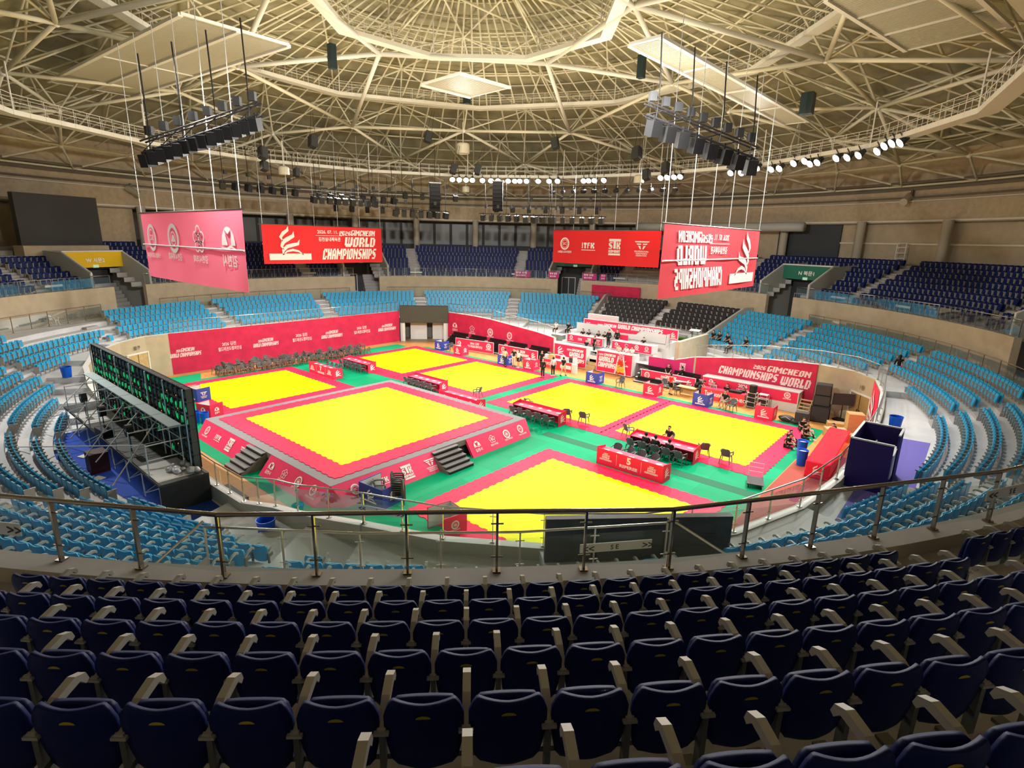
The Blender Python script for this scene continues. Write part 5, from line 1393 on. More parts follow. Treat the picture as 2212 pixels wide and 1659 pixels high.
# ================================================================ video wall and scaffold at the left
Z0 = 1.3
t = CT('stage_deck', 'black scaffold deck behind the video wall at the left', 'stage', -36.4, 5.9, Z0)
MB().box((7.15, .87, 1.13), (14.3, 1.74, .10)).obj('deck_board', mat('black_deck', (0.05, 0.05, 0.047), .55, noise=.3, nscale=2), t)
MB().box((14.28, .87, .55), (.03, 1.74, 1.1)).obj('end_skirt', mat('black_skirt', (0.03, 0.03, 0.028), .8), t)
b = MB()
for k in range(8):
    x = .1 + k * 2.0
    for y in (.06, 1.68): b.tube((x, y, 0), (x, y, 1.1), .03, 6)
    b.tube((x, .06, .15), (x, 1.68, 1.0), .02, 5)
    if k < 7: b.tube((x, .06, .15), (x + 2.0, .06, 1.0), .02, 5)
b.obj('scaffold_leg', ALU, t, kind='stuff')
for x, w_ in ((3.1, 2.4), (12.9, 2.2)): MB().box((x, .75, 1.19), (w_, 1.4, .02)).obj('white_board', WPANEL, t)
flat('carpet', [(-35.2, 4.0), (-20.6, 5.9), (-20.8, 7.6), (-35.5, 7.6)], Z0, .012, mat('royal_blue_carpet', (0.01, 0.06, 0.40), .8), 'royal blue carpet under the scaffold deck', 'carpet')
VX = -35.9; VW = 13.1; VB = 2.5; VHH = 3.25
t = CT('video_wall', 'back of a tall video wall built of black cabinets with green glowing cables', 'video wall', VX, 7.46, VB)
nc, nr = 26, 6; cw, ch_ = VW / nc, VHH / nr
FR = mat('cabinet_frame', (0.07, 0.085, 0.085), .45); GL = mat('green_led_glow', (0.02, 0.75, 0.22), .5, em=.5); CBL = mat('black_cable', (0.01, 0.01, 0.01), .5)
b = MB(); b.box((VW / 2, .19, VHH / 2), (VW, .05, VHH)); b.obj('screen_face', BLACK, t)
rv = random.Random(11)
fr = MB(); gl = MB(); cb = MB(); amb = MB()
for i in range(nc):
    for j in range(nr):
        x, z = i * cw, j * ch_
        for q in (0.02, cw - .02): fr.box((x + q, .06, z + ch_ / 2), (.03, .22, ch_ - .02))
        for q in (0.02, ch_ - .02, ch_ * .5): fr.box((x + cw / 2, .06, z + q), (cw - .04, .18, .035))
        fr.box((x + cw / 2, .03, z + ch_ * .5), (cw * .34, .10, ch_ * .5))
        if (j in (3, 4) and rv.random() < .85) or rv.random() < .12: [gl.box((x + cw * q_ + rv.uniform(-.03, .03), -.04, z + ch_ * rv.uniform(.4, .65)), (.026, .02, ch_ * rv.uniform(.3, .6)), ry=rv.uniform(-.4, .4)) for q_ in (.36, .62)]
        if rv.random() < .2: amb.box((x + cw * .8, -.04, z + .1), (.03, .02, .04))
        cb.path([(x + cw * .5, -.06, z + ch_ * .4), (x + cw * .75, -.1, z + ch_ * .1), (x + cw * 1.05, -.07, z + ch_ * .45)], .012, 4)
fr.obj('cabinet', FR, t, kind='stuff'); gl.obj('status_light', GL, t, kind='stuff'); cb.obj('cable', CBL, t, kind='stuff'); amb.obj('amber_light', mat('amber_led', (.9, .35, .05), .5, em=1.0), t, kind='stuff')
b = MB()
for k in range(7):
    x = .1 + k * VW / 6.1
    b.tube((x, -.12, 0), (x, -.12, VHH), .03, 6)
b.obj('upright', ALU, t)
t = CT('scaffold', 'silver scaffold frame with white planks and long braces behind the video wall', 'scaffold', VX, 5.85, VB)
SC_ = mat('galvanised', (0.66, 0.70, 0.70), .4, metal=.3)
def sp(name, fn): b = MB(); fn(b); return b.obj(name, SC_, t)
for k in range(7):
    x = .3 + k * 2.05
    sp('upright', lambda b: (b.tube((x, .1, 0), (x, .1, 1.25), .025, 6), b.tube((x, 1.35, 0), (x, 1.35, 1.75), .025, 6)))
    sp('crossbar', lambda b: (b.tube((x, .1, 1.2), (x, 1.6, 1.2), .022, 6), b.tube((x, .1, .6), (x, 1.4, .6), .018, 6), b.tube((x, .6, 1.72), (x, 1.6, 1.72), .022, 6)))
for z in (.45, 1.2): sp('ledger', lambda b: b.tube((.3, 1.35, z), (12.6, 1.35, z), .02, 6))
for k in range(6): MB().box((1.35 + k * 2.05, 1.2, 1.76), (2.0, .45, .04)).obj('plank', mat('white_plank', (0.50, 0.60, 0.64), .45), t)
for k in range(6):
    x = 1.2 + k * 2.0
    sp('brace', lambda b: b.tube((x - .7, 1.35, 1.7), (x + .4, -.9, -.4 if k % 2 else .0), .025, 6))
sp('brace', lambda b: b.tube((4.6, .4, 1.2), (-1.2, -1.9, -1.0), .022, 6)); sp('brace', lambda b: b.tube((11.4, .2, .9), (2.8, -3.0, -.6), .022, 6)); sp('brace', lambda b: b.tube((8.2, .3, .9), (5.0, -2.2, -1.1), .022, 6))
for x, lb in ((2.2, 'black drum-like lamp on the left part of the scaffold deck'), (5.4, 'black drum-like lamp in the middle of the scaffold deck'), (9.3, 'black drum-like lamp on the right part of the scaffold deck')):
    q = CT('stage_lamp', lb, 'lamp', VX + x, 6.3, VB)
    MB().tube((0, -.12, .95), (0, .12, .95), .27, 16).obj('lamp_head', BLACK, q); MB().tube((0, 0, 0), (0, 0, .75), .025, 6).obj('stand', DSTEEL, q)
    MB().tube((0, -.135, .95), (0, -.12, .95), .06, 10).obj('lens', ALU, q)
wall_box('flight_case', 'black amplifier case on the deck with blue lights', 'case', -29.9, 6.15, VB, (1.0, .45, .28), BLACK, rz=.1)
wall_box('power_distributor', 'dark power cabinet with glowing switches below the scaffold deck', 'cabinet', -28.6, 5.45, Z0, (.8, .7, .9), mat('dark_red_case', (.06, .015, .015), .5))
t = CT('plastic_sheet', 'crumpled clear plastic sheet on the white deck board', 'plastic sheet', -23.0, 6.9, VB)
b = MB(); rr = random.Random(2)
for k in range(14): b.ball((rr.uniform(-.6, .5), rr.uniform(-.4, .5), .08), rr.uniform(.1, .24), 7, (1.2, .8, .6))
b.obj('sheet', mat('milky_plastic', (.62, .64, .66), .3), t, smooth=True)
for k, (u, v) in enumerate([(-27.6, 5.4), (-26.2, 5.2), (-30.9, 5.6)]): wall_box('white_plate', 'white base plate on the blue carpet, %s' % ['under the middle of the deck', 'nearest the seats', 'furthest left'][k], 'base plate', u, v - .2, Z0 + .012, (.45, .3, .03), WPANEL, rz=.4)
# black crates and shoes on the floor in front of the deck
t = CT('crate', 'dark empty crates on the floor between parapet and raised platform', 'crate', -21.9, 9.0, 0, .1)
MB().box((0, 0, .25), (1.6, .7, .5)).obj('body', DGREY, t)
wall_box('crate', 'long dark case lying beside the end of the scaffold deck', 'crate', -24.3, 9.1, 0, (2.0, .9, .35), mat('brown_black', (.05, .035, .035), .5))
wall_box('toolbox', 'orange toolbox on the wood floor beside the near parapet', 'toolbox', -20.3, 9.2, 0, (.5, .3, .25), mat('orange_plastic', (.85, .25, .02), .5))
# ================================================================ purple booth on the right walkway
t = CT('booth', 'deep purple open-topped booth on the right walkway', 'booth', -2.35, 23.9, 3.02, 0)
PUR = mat('purple_fabric', (0.035, 0.02, 0.17), .8)
for nm, c, d in (('side_panel', (-.65, 0, .93), (.06, 2.6, 1.86)), ('side_panel', (0, 1.28, .93), (1.32, .06, 1.86)), ('side_panel', (0, -1.28, .93), (1.32, .06, 1.86)), ('side_panel', (.65, .72, .93), (.06, 1.1, 1.86))):
    MB().box(c, d).obj(nm, PUR, t)
    MB().box((c[0], c[1], 1.88), (d[0] + .02, d[1] + .02, .05)).obj('edge_trim', WPANEL, t)
MB().box((.2, -.2, 1.35), (.9, 1.3, .06)).obj('shelf', WPANEL, t); MB().box((.65, -.75, 1.0), (.06, .6, .9)).obj('door', WPANEL, t)
MB().path([(-.1, -.3, 1.4), (0, 0, 1.55), (.2, .2, 1.42), (.3, -.1, 1.5), (0, -.4, 1.42)], .06, 6).obj('cable', BLACK, t)
flat('carpet', [(-2.6, 19.0), (-0.9, 21.5), (-1.0, 30.6), (-2.6, 30.4)], 3.02, .012, mat('violet_carpet', (0.17, 0.14, 0.52), .85), 'violet carpet on the right walkway around the booth', 'carpet')
# ================================================================ near odds and ends
t = thing('vip_screen', 'dark screen seen from behind at the near parapet below the balustrade', 'screen', Vector((cA * 3.45 - sA * 13.3, sA * 3.45 + cA * 13.3, 3.02)), 0)
t.rotation_euler = (0, 0, ANG + .08)
MB().box((0, 0, .95), (5.0, .22, 1.3)).obj('cabinet', mat('screen_back', (0.04, 0.045, 0.045), .5), t)
for s in (-1.4, 1.4): MB().box((s, 0, .08), (.12, .5, .16)).obj('foot', DGREY, t)
for z in (.4, .75, 1.1): MB().box((0, -.12, z), (4.2, .02, .03)).obj('rib', DGREY, t)
t = thing('plastic_chair', 'white plastic chair standing on the left walkway', 'chair', UV(-54.3, 9.2, 4.4), -.6)
for k, ms in PCH.items():
    for m in ms:
        o = meshobj(k, m, t); o.material_slots[0].link = 'OBJECT'; o.material_slots[0].material = WPANEL
wall_box('walkway_wall', 'low grey wall under the walkway with the white chair', 'wall', -53.3, 8.2, 3.7, (.25, 9.0, .75), CONC, rz=.32)
# white notice plates on balustrades
for (az, R, z, rz, lb, tx) in [(-93.4, 33.02, 7.05, 0, 'white direction plate reading S on the near left balustrade', None)]: pass
def dirplate(p, rz, label, text, w_=1.5, h=.19):
    t = thing('direction_plate', label, 'sign', p, rz)
    MB().box((0, 0, 0), (w_, .02, h)).obj('plate', mat('silver_plate', (.6, .62, .62), .4), t)
    deco('lettering', t, (-w_ / 2, -.012, -h / 2), (1, 0, 0), (0, 0, 1), txt(text, w_ * .42, .04, h * .55) + txt('<<', .06, .03, h * .6) + txt('>>', w_ - .2, .03, h * .6), DGREY, off=.003)
    return t
p0 = PW[26][0]; p1 = PW[25][0]; d = p1 - p0
dirplate((p0 + d * .2) + Vector((.18, -.18, 3.95)), math.atan2(d.y, d.x) if d.x > 0 else math.atan2(-d.y, -d.x), 'silver plate reading S on the near parapet balustrade', 'S')
p0 = POL(-82.5, 31.9, 5.6)
dirplate(POL(-79.9, 30.55, 5.72), RAD(-79.9) + PI / 2, 'silver plate reading SE in front of the dark screen', 'S E')
dirplate(POL(-68.6, 33.2, 7.5), RAD(-68.6) + PI / 2, 'dark plate with arrows on the near right balustrade', 'S E')
dirplate(POL(-97.6, 33.2, 7.5), RAD(-97.6) + PI / 2, 'dark plate with arrows on the near left balustrade', 'S')
# ================================================================ hanging banners and scoreboard
HB = mat('hanging_banner_cloth', (0.85, 0.035, 0.04), .6, trans=.35)
def hanging(label, u, v, axis, L, z0, z1, polys, both=True, flip=False, m=HB):
    """axis 'u' or 'v': direction of the banner; text reads from the pit centre side"""
    rz = {('u', False): 0, ('u', True): PI, ('v', False): PI / 2, ('v', True): -PI / 2}[(axis, flip)]
    t = CT('hanging_banner', label, 'banner', u, v, 0, rz)
    b = MB(); nx, nz = 40, 6; vs = []
    for k in range(nz + 1):
        for i in range(nx + 1):
            s = i / nx; q = k / nz; y = .035 * math.sin(s * 23 + q * 2) * (1 - q) + .03 * math.sin(s * 9 + 1) * (1 - q) + .012
            vs.append((s * L, y, z0 + (z1 - z0) * q - .03 * math.sin(PI * s) * (1 - q)))
    fs = [(k * (nx + 1) + i, k * (nx + 1) + i + 1, (k + 1) * (nx + 1) + i + 1, (k + 1) * (nx + 1) + i) for k in range(nz) for i in range(nx)]
    b.add(vs, fs); b.add([(x, y + .012, z) for x, y, z in vs], [f[::-1] for f in fs]); b.obj('cloth', m, t, smooth=True)
    deco('lettering', t, (0, 0.012, z0), (1, 0, 0), (0, 0, 1), polys, mat('banner_white', (.88, .84, .80), .6, trans=.2), off=.09, both=True)
    MB().tube((-.3, .02, z1 + .03), (L + .3, .02, z1 + .03), .035, 6).obj('top_bar', DSTEEL, t)
    MB().tube((0, .09, (z0 + z1) / 2 + .05), (L, .09, (z0 + z1) / 2 + .05), .04, 6).obj('middle_bar', WPANEL, t)
    for k in range(6):
        x = .1 + (L - .2) * k / 5; zt = 21.5
        MB().tube((x, .02, z1 + .05), (x, .02, zt), .018, 5).obj('cable', ALU, t)
    return t
L_ = 13.2; HH = 3.6
main_pr = title(6.0, .35, 3.0, 6.9) + logo('flame', 2.6, 2.05, 2.9, cap=False) + rect(.5, .35, 4.8, .95) + txt('2026. 07. 11. - 12.', 5.6, 2.9, .34) + rect(5.4, 2.7, 8.4, 2.73) + txt('김천실내체육관', 5.7, 2.15, .42, w=2.5)
spon = logo('sc', 1.7, 1.9, 1.9) + logo('itfk', 4.9, 1.9, 1.8) + logo('stk', 8.2, 1.9, 1.7) + logo('wing', 11.4, 2.0, 1.7)
spon2 = logo('hill', 1.5, 2.0, 2.1) + logo('flower', 4.9, 2.0, 2.1) + logo('ring', 8.3, 2.0, 2.1) + logo('sc', 11.6, 2.0, 2.1)
hanging('red hanging banner with flame and world championships title at the back left', -52.5, 25.2, 'v', 13.4, 8.85, 12.45, main_pr)
hanging('red hanging banner with four sponsor emblems at the back right', -39.7, 53.2, 'u', 13.4, 9.15, 12.75, spon)
hanging('hanging banner with the title in mirror writing, seen from behind at the right', -12.6, 39.7, 'v', 14.0, 8.9, 12.5, main_pr, flip=True, m=mat('banner_backlit_red', (0.72, 0.10, 0.13), .6, trans=.4))  # softened red cloth colour imitates light coming through from the far side
hanging('pink lit hanging banner with mirrored emblems, seen from behind at the left', -25.6, 11.5, 'u', 13.2, 9.0, 12.6, spon2, flip=True, m=mat('banner_backlit_pink', (0.90, 0.30, 0.42), .6, trans=.45))  # paler pink in the cloth colour stands in for strong light shining through
t = thing('scoreboard', 'large black scoreboard high on the left behind the navy seats', 'scoreboard', POL(163.4, 39.0, 0), RAD(163.4) + PI / 2)
MB().box((0, 0, 12.35), (7.0, .5, 4.3)).obj('cabinet', DGREY, t); MB().box((0, .27 if False else -.27, 12.35), (6.7, .03, 4.0)).obj('display', BLACK, t); MB().box((0, .1, 9.75), (7.4, 1.2, .9)).obj('base', BEIGE, t)
# small printed cloths on the far balustrade
for (az, wd, lb) in [(82.6, 2.0, 'small magenta cloth with white writing on the far balustrade in the middle'), (75.6, 1.3, 'small magenta cloth left of the dark back entrance'), (67.6, 1.7, 'small magenta cloth right of the dark back entrance'), (64.6, .7, 'narrow magenta cloth at the end of the back balustrade')]:
    t = thing('cloth_poster', lb, 'cloth', POL(az, 32.95, 6.9), RAD(az) - PI / 2)
    MB().box((0, 0, .42), (wd, .02, .8)).obj('cloth', mat('magenta_cloth', (.5, .03, .2), .7), t)
    deco('lettering', t, (-wd / 2, -.012, .1), (1, 0, 0), (0, 0, 1), txt('환영 김천', .15, .4, .25, w=wd * .7) + txt('월드대회', .15, .08, .2, w=wd * .6), WHITE, off=.004)
# white ventilation tube and wall boxes in the galleries
b = MB(); b.path(arc_path(33, 62, 40.8, 13.6, 3), .5, 12); b.obj('air_duct', mat('duct_grey', (.45, .46, .44), .5), label='thick pale air duct along the gallery above the right banners', category='duct', smooth=True)
# ================================================================ lighting equipment under the roof
LENS = mat('lit_lens', (1.0, 0.93, 0.78), .3, em=22)
def lampproto():
    a = MB(); a.tube((0, .0, 0), (0, -.34, 0), .20, 14, .30); a.tube((0, .0, 0), (0, .22, 0), .17, 12)
    c = MB(); c.tube((0, -.345, 0), (0, -.35, 0), .29, 16)
    d = MB(); d.box((0, 0, .3), (.06, .06, .5)); d.box((.0, .0, .05), (.5, .05, .05))
    return a.mesh('housing', DGREY), c.mesh('lens', LENS), d.mesh('bracket', DSTEEL)
LH, LL, LB = lampproto()
def flood(az, lab, R=28.0, z=18.3, dz=0):
    t = thing('flood_lamp', lab, 'lamp', POL(az, R, z + dz), RAD(az) - PI / 2, lab.replace('bright flood lamp', 'flood lamps'))
    t.rotation_euler = (math.radians(38), 0, RAD(az) - PI / 2)
    for m, n in ((LH, 'housing'), (LL, 'lens'), (LB, 'bracket')): meshobj(n, m, t)
for az in (98.6, 97, 95.4, 93.9, 91.5, 89.5, 87.8, 85.4, 83.8, 82.6, 81, 78.2, 75.6, 73.6): flood(az, 'bright flood lamp in the row under the middle of the far roof')
for az in (67.4, 66.2, 64.8, 62.6, 49.3, 47.8, 46.2, 44.8): flood(az, 'bright flood lamp right of centre under the far roof')
for az in (33.4, 31, 29.2, 27.6, 24.4, 22.6, 19.6, 17.2, 16, 14.4, 10.4, 8, 5.6, 1.6, 0.2, -1.4, -3.2): flood(az, 'bright flood lamp in the dazzling row on the right', dz=.15 * math.sin(az * 3))
# black loudspeaker cabinets and pale drum speakers hanging from the truss
SPM = MB(); SPM.bevel_box((0, 0, 0), (.75, .7, 1.15), .08); SPM = SPM.mesh('cabinet', mat('speaker_black', (0.03, 0.03, 0.03), .5))
SPG = MB().box((0, -.36, 0), (.62, .02, 1.0)).mesh('grille', DGREY)
for (az, R, z, s, lb) in [(134.5, 23, 20.1, 1.0, 'left of the middle catwalk'), (147, 23, 18.5, .95, 'just right of the left lamp bar'), (146, 23.6, 17.5, .8, 'below another one right of the left lamp bar'), (105.3, 23, 21.7, 1.0, 'just left of the white drum in the middle'), (72, 23, 21.3, 1.0, 'just right of the white drum in the middle'),
                          (50, 23, 19.9, 1.1, 'left below the right lamp bar'), (98.8, 23, 18.7, .9, 'above the lit lamps, left one of two'), (92.4, 23, 18.7, .9, 'above the lit lamps, right one of two'), (139, 23, 17.2, .7, 'beside the small pale drum on the left'), (42, 23, 18.4, .9, 'highest beside the right pale drum'), (47, 23, 17.9, .9, 'between the right pale drum and the bar')]:
    t = thing('hanging_speaker', 'black hanging loudspeaker, ' + lb, 'loudspeaker', POL(az, R, z)); t.rotation_euler = (-.35, .25 if az > 90 else -.25, RAD(az) - PI / 2); t.scale = (s, s, s)
    meshobj('cabinet', SPM, t); meshobj('grille', SPG, t)
    b = MB()
    for x in (-.25, .25): b.tube((x, 0, .5), (x * .4, .3, 3.2), .02, 5)
    b.obj('hanger', DSTEEL, t)
for (az, R, z, r, lb) in [(96.2, 25, 21.1, .72, 'large white drum-shaped speaker in the middle of the roof'), (139.5, 25, 17.5, .5, 'pale drum-shaped speaker on the left side of the roof'), (95.4, 30, 17.3, .45, 'small pale drum-shaped speaker below the lit lamps'), (51.5, 25, 17.8, .5, 'pale drum-shaped speaker right below the lamp bar')]:
    t = thing('drum_speaker', lb, 'loudspeaker', POL(az, R, z))
    MB().lathe([(0, .75 * r), (r * .6, .75 * r), (r * .92, .6 * r), (r, .4 * r), (r, -.75 * r), (r * .93, -.8 * r), (r * .9, -.6 * r), (0, -.6 * r)], n=20).obj('housing', mat('drum_cream', (.66, .60, .46), .4), t, smooth=False)
    MB().tube((0, 0, .7 * r), (0, 0, 2.6), .05, 6).obj('hanger', TUBEW, t)
# line arrays
for (az, zt, n, lb) in [(103.5, 17.2, 8, 'curved black line array left of centre'), (87.2, 17.6, 7, 'curved black line array in the middle')]:
    t = thing('line_array', lb, 'loudspeaker', POL(az, 24, zt), RAD(az) - PI / 2)
    for k in range(n): MB().box((0, .05 + .012 * k * k * (1 if az > 90 else .4), -.42 * k - .2), (1.1, .6, .38), rx=-.06 * k).obj('cabinet', BLACK, t)
    MB().tube((0, 0, 0), (0, 0, 4), .03, 5).obj('hanger', DSTEEL, t); MB().box((0, .1, .1), (1.3, .9, .12)).obj('frame', DSTEEL, t)
# lamp bars --------------------------------------------------------------------
CANM = MB(); CANM.box((0, 0, -.32), (.34, .42, .46), rx=.25); CANM.box((0, 0, -.02), (.06, .06, .2)); CANM = CANM.mesh('stage_light', mat('stage_light_black', (.02, .02, .022), .45))
CAN2 = MB(); CAN2.tube((0, .18, -.35), (0, -.2, -.42), .16, 10); CAN2.box((0, 0, -.08), (.05, .05, .3)); CAN2.box((0, .0, -.2), (.36, .04, .04)); CAN2 = CAN2.mesh('stage_light', mat('stage_light_black', (.02, .02, .022), .45))
def lampbar(p, q, n, lb, mesh=CANM, tops=0, dense=True, rise=4.0, lay=1, sc_=1.0):
    p, q = Vector(p), Vector(q); d = q - p; L = d.length; e = d / L; rz = math.atan2(e.y, e.x)
    t = thing('lighting_bar', lb, 'lighting bar', p)
    b = MB(); b.tube((0, 0, 0), d, .045, 6)
    nrm = Vector((-e.y, e.x, 0)).normalized()
    if lay > 1:
        for o_ in (nrm * .35, nrm * .35 + Vector((0, 0, .45)), Vector((0, 0, .45))): b.tube(o_, d + o_, .035, 6)
        m = int(L / .8)
        for k in range(m): b.tube(e * L * k / m, e * L * (k + 1) / m + Vector((0, 0, .45)), .02, 4); b.tube(e * L * k / m + nrm * .35, e * L * k / m, .02, 4)
    b.obj('pipe', mat('bar_black', (.03, .03, .035), .4), t)
    b = MB()
    for k in range(4):
        x = e * L * (.08 + .28 * k); b.path([x, x + Vector((.05, 0, rise * .4)), x + Vector((-.05, 0, rise))], .03, 5)
    b.obj('hanging_cable', BLACK, t)
    for k in range(n):
        x = (k + .5) / n
        o = meshobj('stage_light', mesh, None, p + e * L * x, rz + random.uniform(-.3, .3)); o.scale = (sc_, sc_, sc_); o['label'] = 'black stage light hanging on the ' + lb; o['category'] = 'stage light'; o['group'] = 'stage lights on the ' + lb
    for k in range(tops):
        x = (k + .5) / tops
        o = MB().box((0, 0, .28), (.28, .22, .34)).obj('dimmer_box', DGREY, loc=p + e * L * x + nrm * .2 + Vector((0, 0, .5)), rz=rz, label='small black dimmer box on the ' + lb, category='box', group='dimmer boxes on the ' + lb)
def VW(x, y, z): return Vector((cA * x - sA * y, sA * x + cA * y, z))
lampbar(VW(-15.2, 24, 14.65), VW(-10.3, 24, 16.2), 14, 'left lamp bar above the pink banner', CANM, 8, lay=2, rise=3.5, sc_=1.05)
lampbar(VW(5.0, 23.5, 16.4), VW(9.9, 24.5, 15.0), 8, 'right lamp bar above the mirrored banner', CANM, 9, lay=2, rise=3, sc_=1.25)
for (a0, a1, R, z, n, lb, tp) in [(135, 118, 24, 15.4, 9, 'far left bar nearest the flame banner', 4), (132, 112, 26, 15.9, 8, 'upper bar left of the line array', 5), (116, 100, 22, 14.4, 7, 'low bar left of the line array', 2), (112, 96, 27, 16.5, 4, 'thin bar under the small drum', 2),
                              (92, 72, 24, 14.3, 9, 'low bar right of the middle line array', 6), (80, 56, 22, 14.1, 9, 'low bar above the sponsor banner', 6), (75, 42, 26, 17.3, 12, 'upper bar behind the sponsor banner', 0), (90, 62, 28, 15.4, 7, 'middle bar over the sponsor banner', 4), (152, 134, 27, 16.2, 7, 'bar above the flame banner on the left', 4), (126, 106, 30, 15.0, 6, 'low far bar behind the left line array', 2)]:
    lampbar(POL(a0, R, z), POL(a1, R, z - .1), n, lb, CANM if tp else CAN2, tp, rise=3.2, sc_=1.35)
for (az, R, z, lb) in [(104, 42.6, 14.6, 'cylindrical pale fan on the back wall'), (20, 42.5, 16.1, 'cylindrical pale fan on the right wall'), (150, 42.5, 15.6, 'cylindrical pale fan on the left wall')]:
    t = thing('jet_fan', lb, 'fan', POL(az, R, z), RAD(az)); MB().tube((-.9, 0, -.35), (.5, .5, .3), .32, 14).obj('duct', mat('duct_cream', (.5, .46, .34), .5), t); MB().box((.3, .2, .5), (.2, .2, .6)).obj('bracket', DSTEEL, t)
for (az, R, z, h, wd) in [(95.5, 16, 24.4, 1.6, .5), (30, 14.5, 24.6, 1.6, .5), (146, 13.5, 24.9, 1.7, .5), (8, 24, 21.4, 1.4, .8)]:
    MB().box((0, 0, 0), (wd, wd, h)).obj('dark_housing', mat('teal_black', (.02, .04, .045), .4), loc=POL(az, R, z), label='dark upright equipment housing on the catwalk at azimuth group %d' % int(az) if False else {95: 'dark upright housing above the middle catwalk', 30: 'dark upright housing at the upper end of the right slatted panel', 146: 'dark upright housing right of the big slatted panel', 8: 'dark loudspeaker on the right catwalk'}[int(az)], category='equipment')
# ================================================================ people
SKIN = mat('skin', (0.55, 0.33, 0.23), .6); HAIR = mat('black_hair', (0.012, 0.010, 0.010), .6)
def lerp(a, b, t): return tuple(a[i] + (b[i] - a[i]) * t for i in range(3))
def pose(kind):
    J = {}
    if kind in ('stand', 'walk', 'hip'):
        J.update(pel=(0, 0, .93), sp=(0, -.01, 1.12), ch=(0, -.01, 1.31), nk=(0, 0, 1.46), h0=(0, .025, 1.53), h1=(0, .01, 1.61), h2=(0, 0, 1.69))
        for s, n in ((-1, 'l'), (1, 'r')):
            w = s if kind == 'walk' else 0
            J.update({'sh' + n: (s * .17, 0, 1.40), 'el' + n: (s * .24, -.02 - .10 * w, 1.13), 'wr' + n: (s * .25, .05 - .16 * w, .90), 'hi' + n: (s * .09, 0, .90), 'kn' + n: (s * .10, .03 + .13 * w, .50), 'an' + n: (s * .10, -.02 + .24 * w + (-.06 if w < 0 else 0), .09 + (.05 if w < 0 else 0)), 'to' + n: (s * .12, .12 + .24 * w, .04)})
        if kind == 'hip': J.update(elr=(.33, -.12, 1.16), wrr=(.19, .06, 1.0))
    elif kind in ('sit', 'desk'):
        J.update(pel=(0, 0, .52), sp=(0, -.02, .72), ch=(0, .0, .90), nk=(0, .03, 1.05), h0=(0, .07, 1.12), h1=(0, .06, 1.20), h2=(0, .05, 1.28))
        for s, n in ((-1, 'l'), (1, 'r')):
            if kind == 'desk': J.update({'sh' + n: (s * .17, .02, .99), 'el' + n: (s * .25, .16, .80), 'wr' + n: (s * .12, .38, .80)})
            else: J.update({'sh' + n: (s * .17, .0, .99), 'el' + n: (s * .23, .02, .74), 'wr' + n: (s * .14, .26, .62)})
            J.update({'hi' + n: (s * .09, .02, .50), 'kn' + n: (s * .13, .42, .50), 'an' + n: (s * .13, .40, .09), 'to' + n: (s * .14, .54, .04)})
    elif kind == 'floor':
        J.update(pel=(0, 0, .12), sp=(0, .0, .33), ch=(0, .05, .50), nk=(0, .12, .63), h0=(0, .18, .69), h1=(0, .19, .77), h2=(0, .18, .85))
        for s, n in ((-1, 'l'), (1, 'r')):
            J.update({'sh' + n: (s * .17, .08, .58), 'el' + n: (s * .24, .20, .36), 'wr' + n: (s * .08, .40, .34), 'hi' + n: (s * .09, .03, .11), 'kn' + n: (s * .24, .40, .34 if s < 0 else .12), 'an' + n: (s * .10, .62 if s < 0 else .45, .08), 'to' + n: (s * .10, .75 if s < 0 else .56, .05)})
    elif kind == 'bend':
        J.update(pel=(0, 0, .92), sp=(0, .12, 1.07), ch=(0, .30, 1.18), nk=(0, .45, 1.22), h0=(0, .52, 1.22), h1=(0, .58, 1.25), h2=(0, .64, 1.31))
        for s, n in ((-1, 'l'), (1, 'r')):
            J.update({'sh' + n: (s * .17, .38, 1.20), 'el' + n: (s * .22, .46, .98), 'wr' + n: (s * .16, .60, .86), 'hi' + n: (s * .09, 0, .90), 'kn' + n: (s * .10, .03, .50), 'an' + n: (s * .10, -.02, .09), 'to' + n: (s * .12, .12, .04)})
    return J
def skinned(name, V, E, Rr, m, lvl=1):
    me = bpy.data.meshes.new('tmp'); me.from_pydata(V, E, []); ob = bpy.data.objects.new('tmp', me); sc.collection.objects.link(ob)
    md = ob.modifiers.new('s', 'SKIN'); md.use_smooth_shade = True
    if not me.skin_vertices: 
        dg = bpy.context.evaluated_depsgraph_get()
    sv = me.skin_vertices[0].data
    for i, r in enumerate(Rr): sv[i].radius = (r, r); sv[i].use_root = (i == 0)
    ss = ob.modifiers.new('u', 'SUBSURF'); ss.levels = lvl; ss.render_levels = lvl
    dg = bpy.context.evaluated_depsgraph_get(); out = bpy.data.meshes.new_from_object(ob.evaluated_get(dg)); out.name = name
    bpy.data.objects.remove(ob); bpy.data.meshes.remove(me)
    out.materials.clear(); out.materials.append(m)
    return out
PC = {}
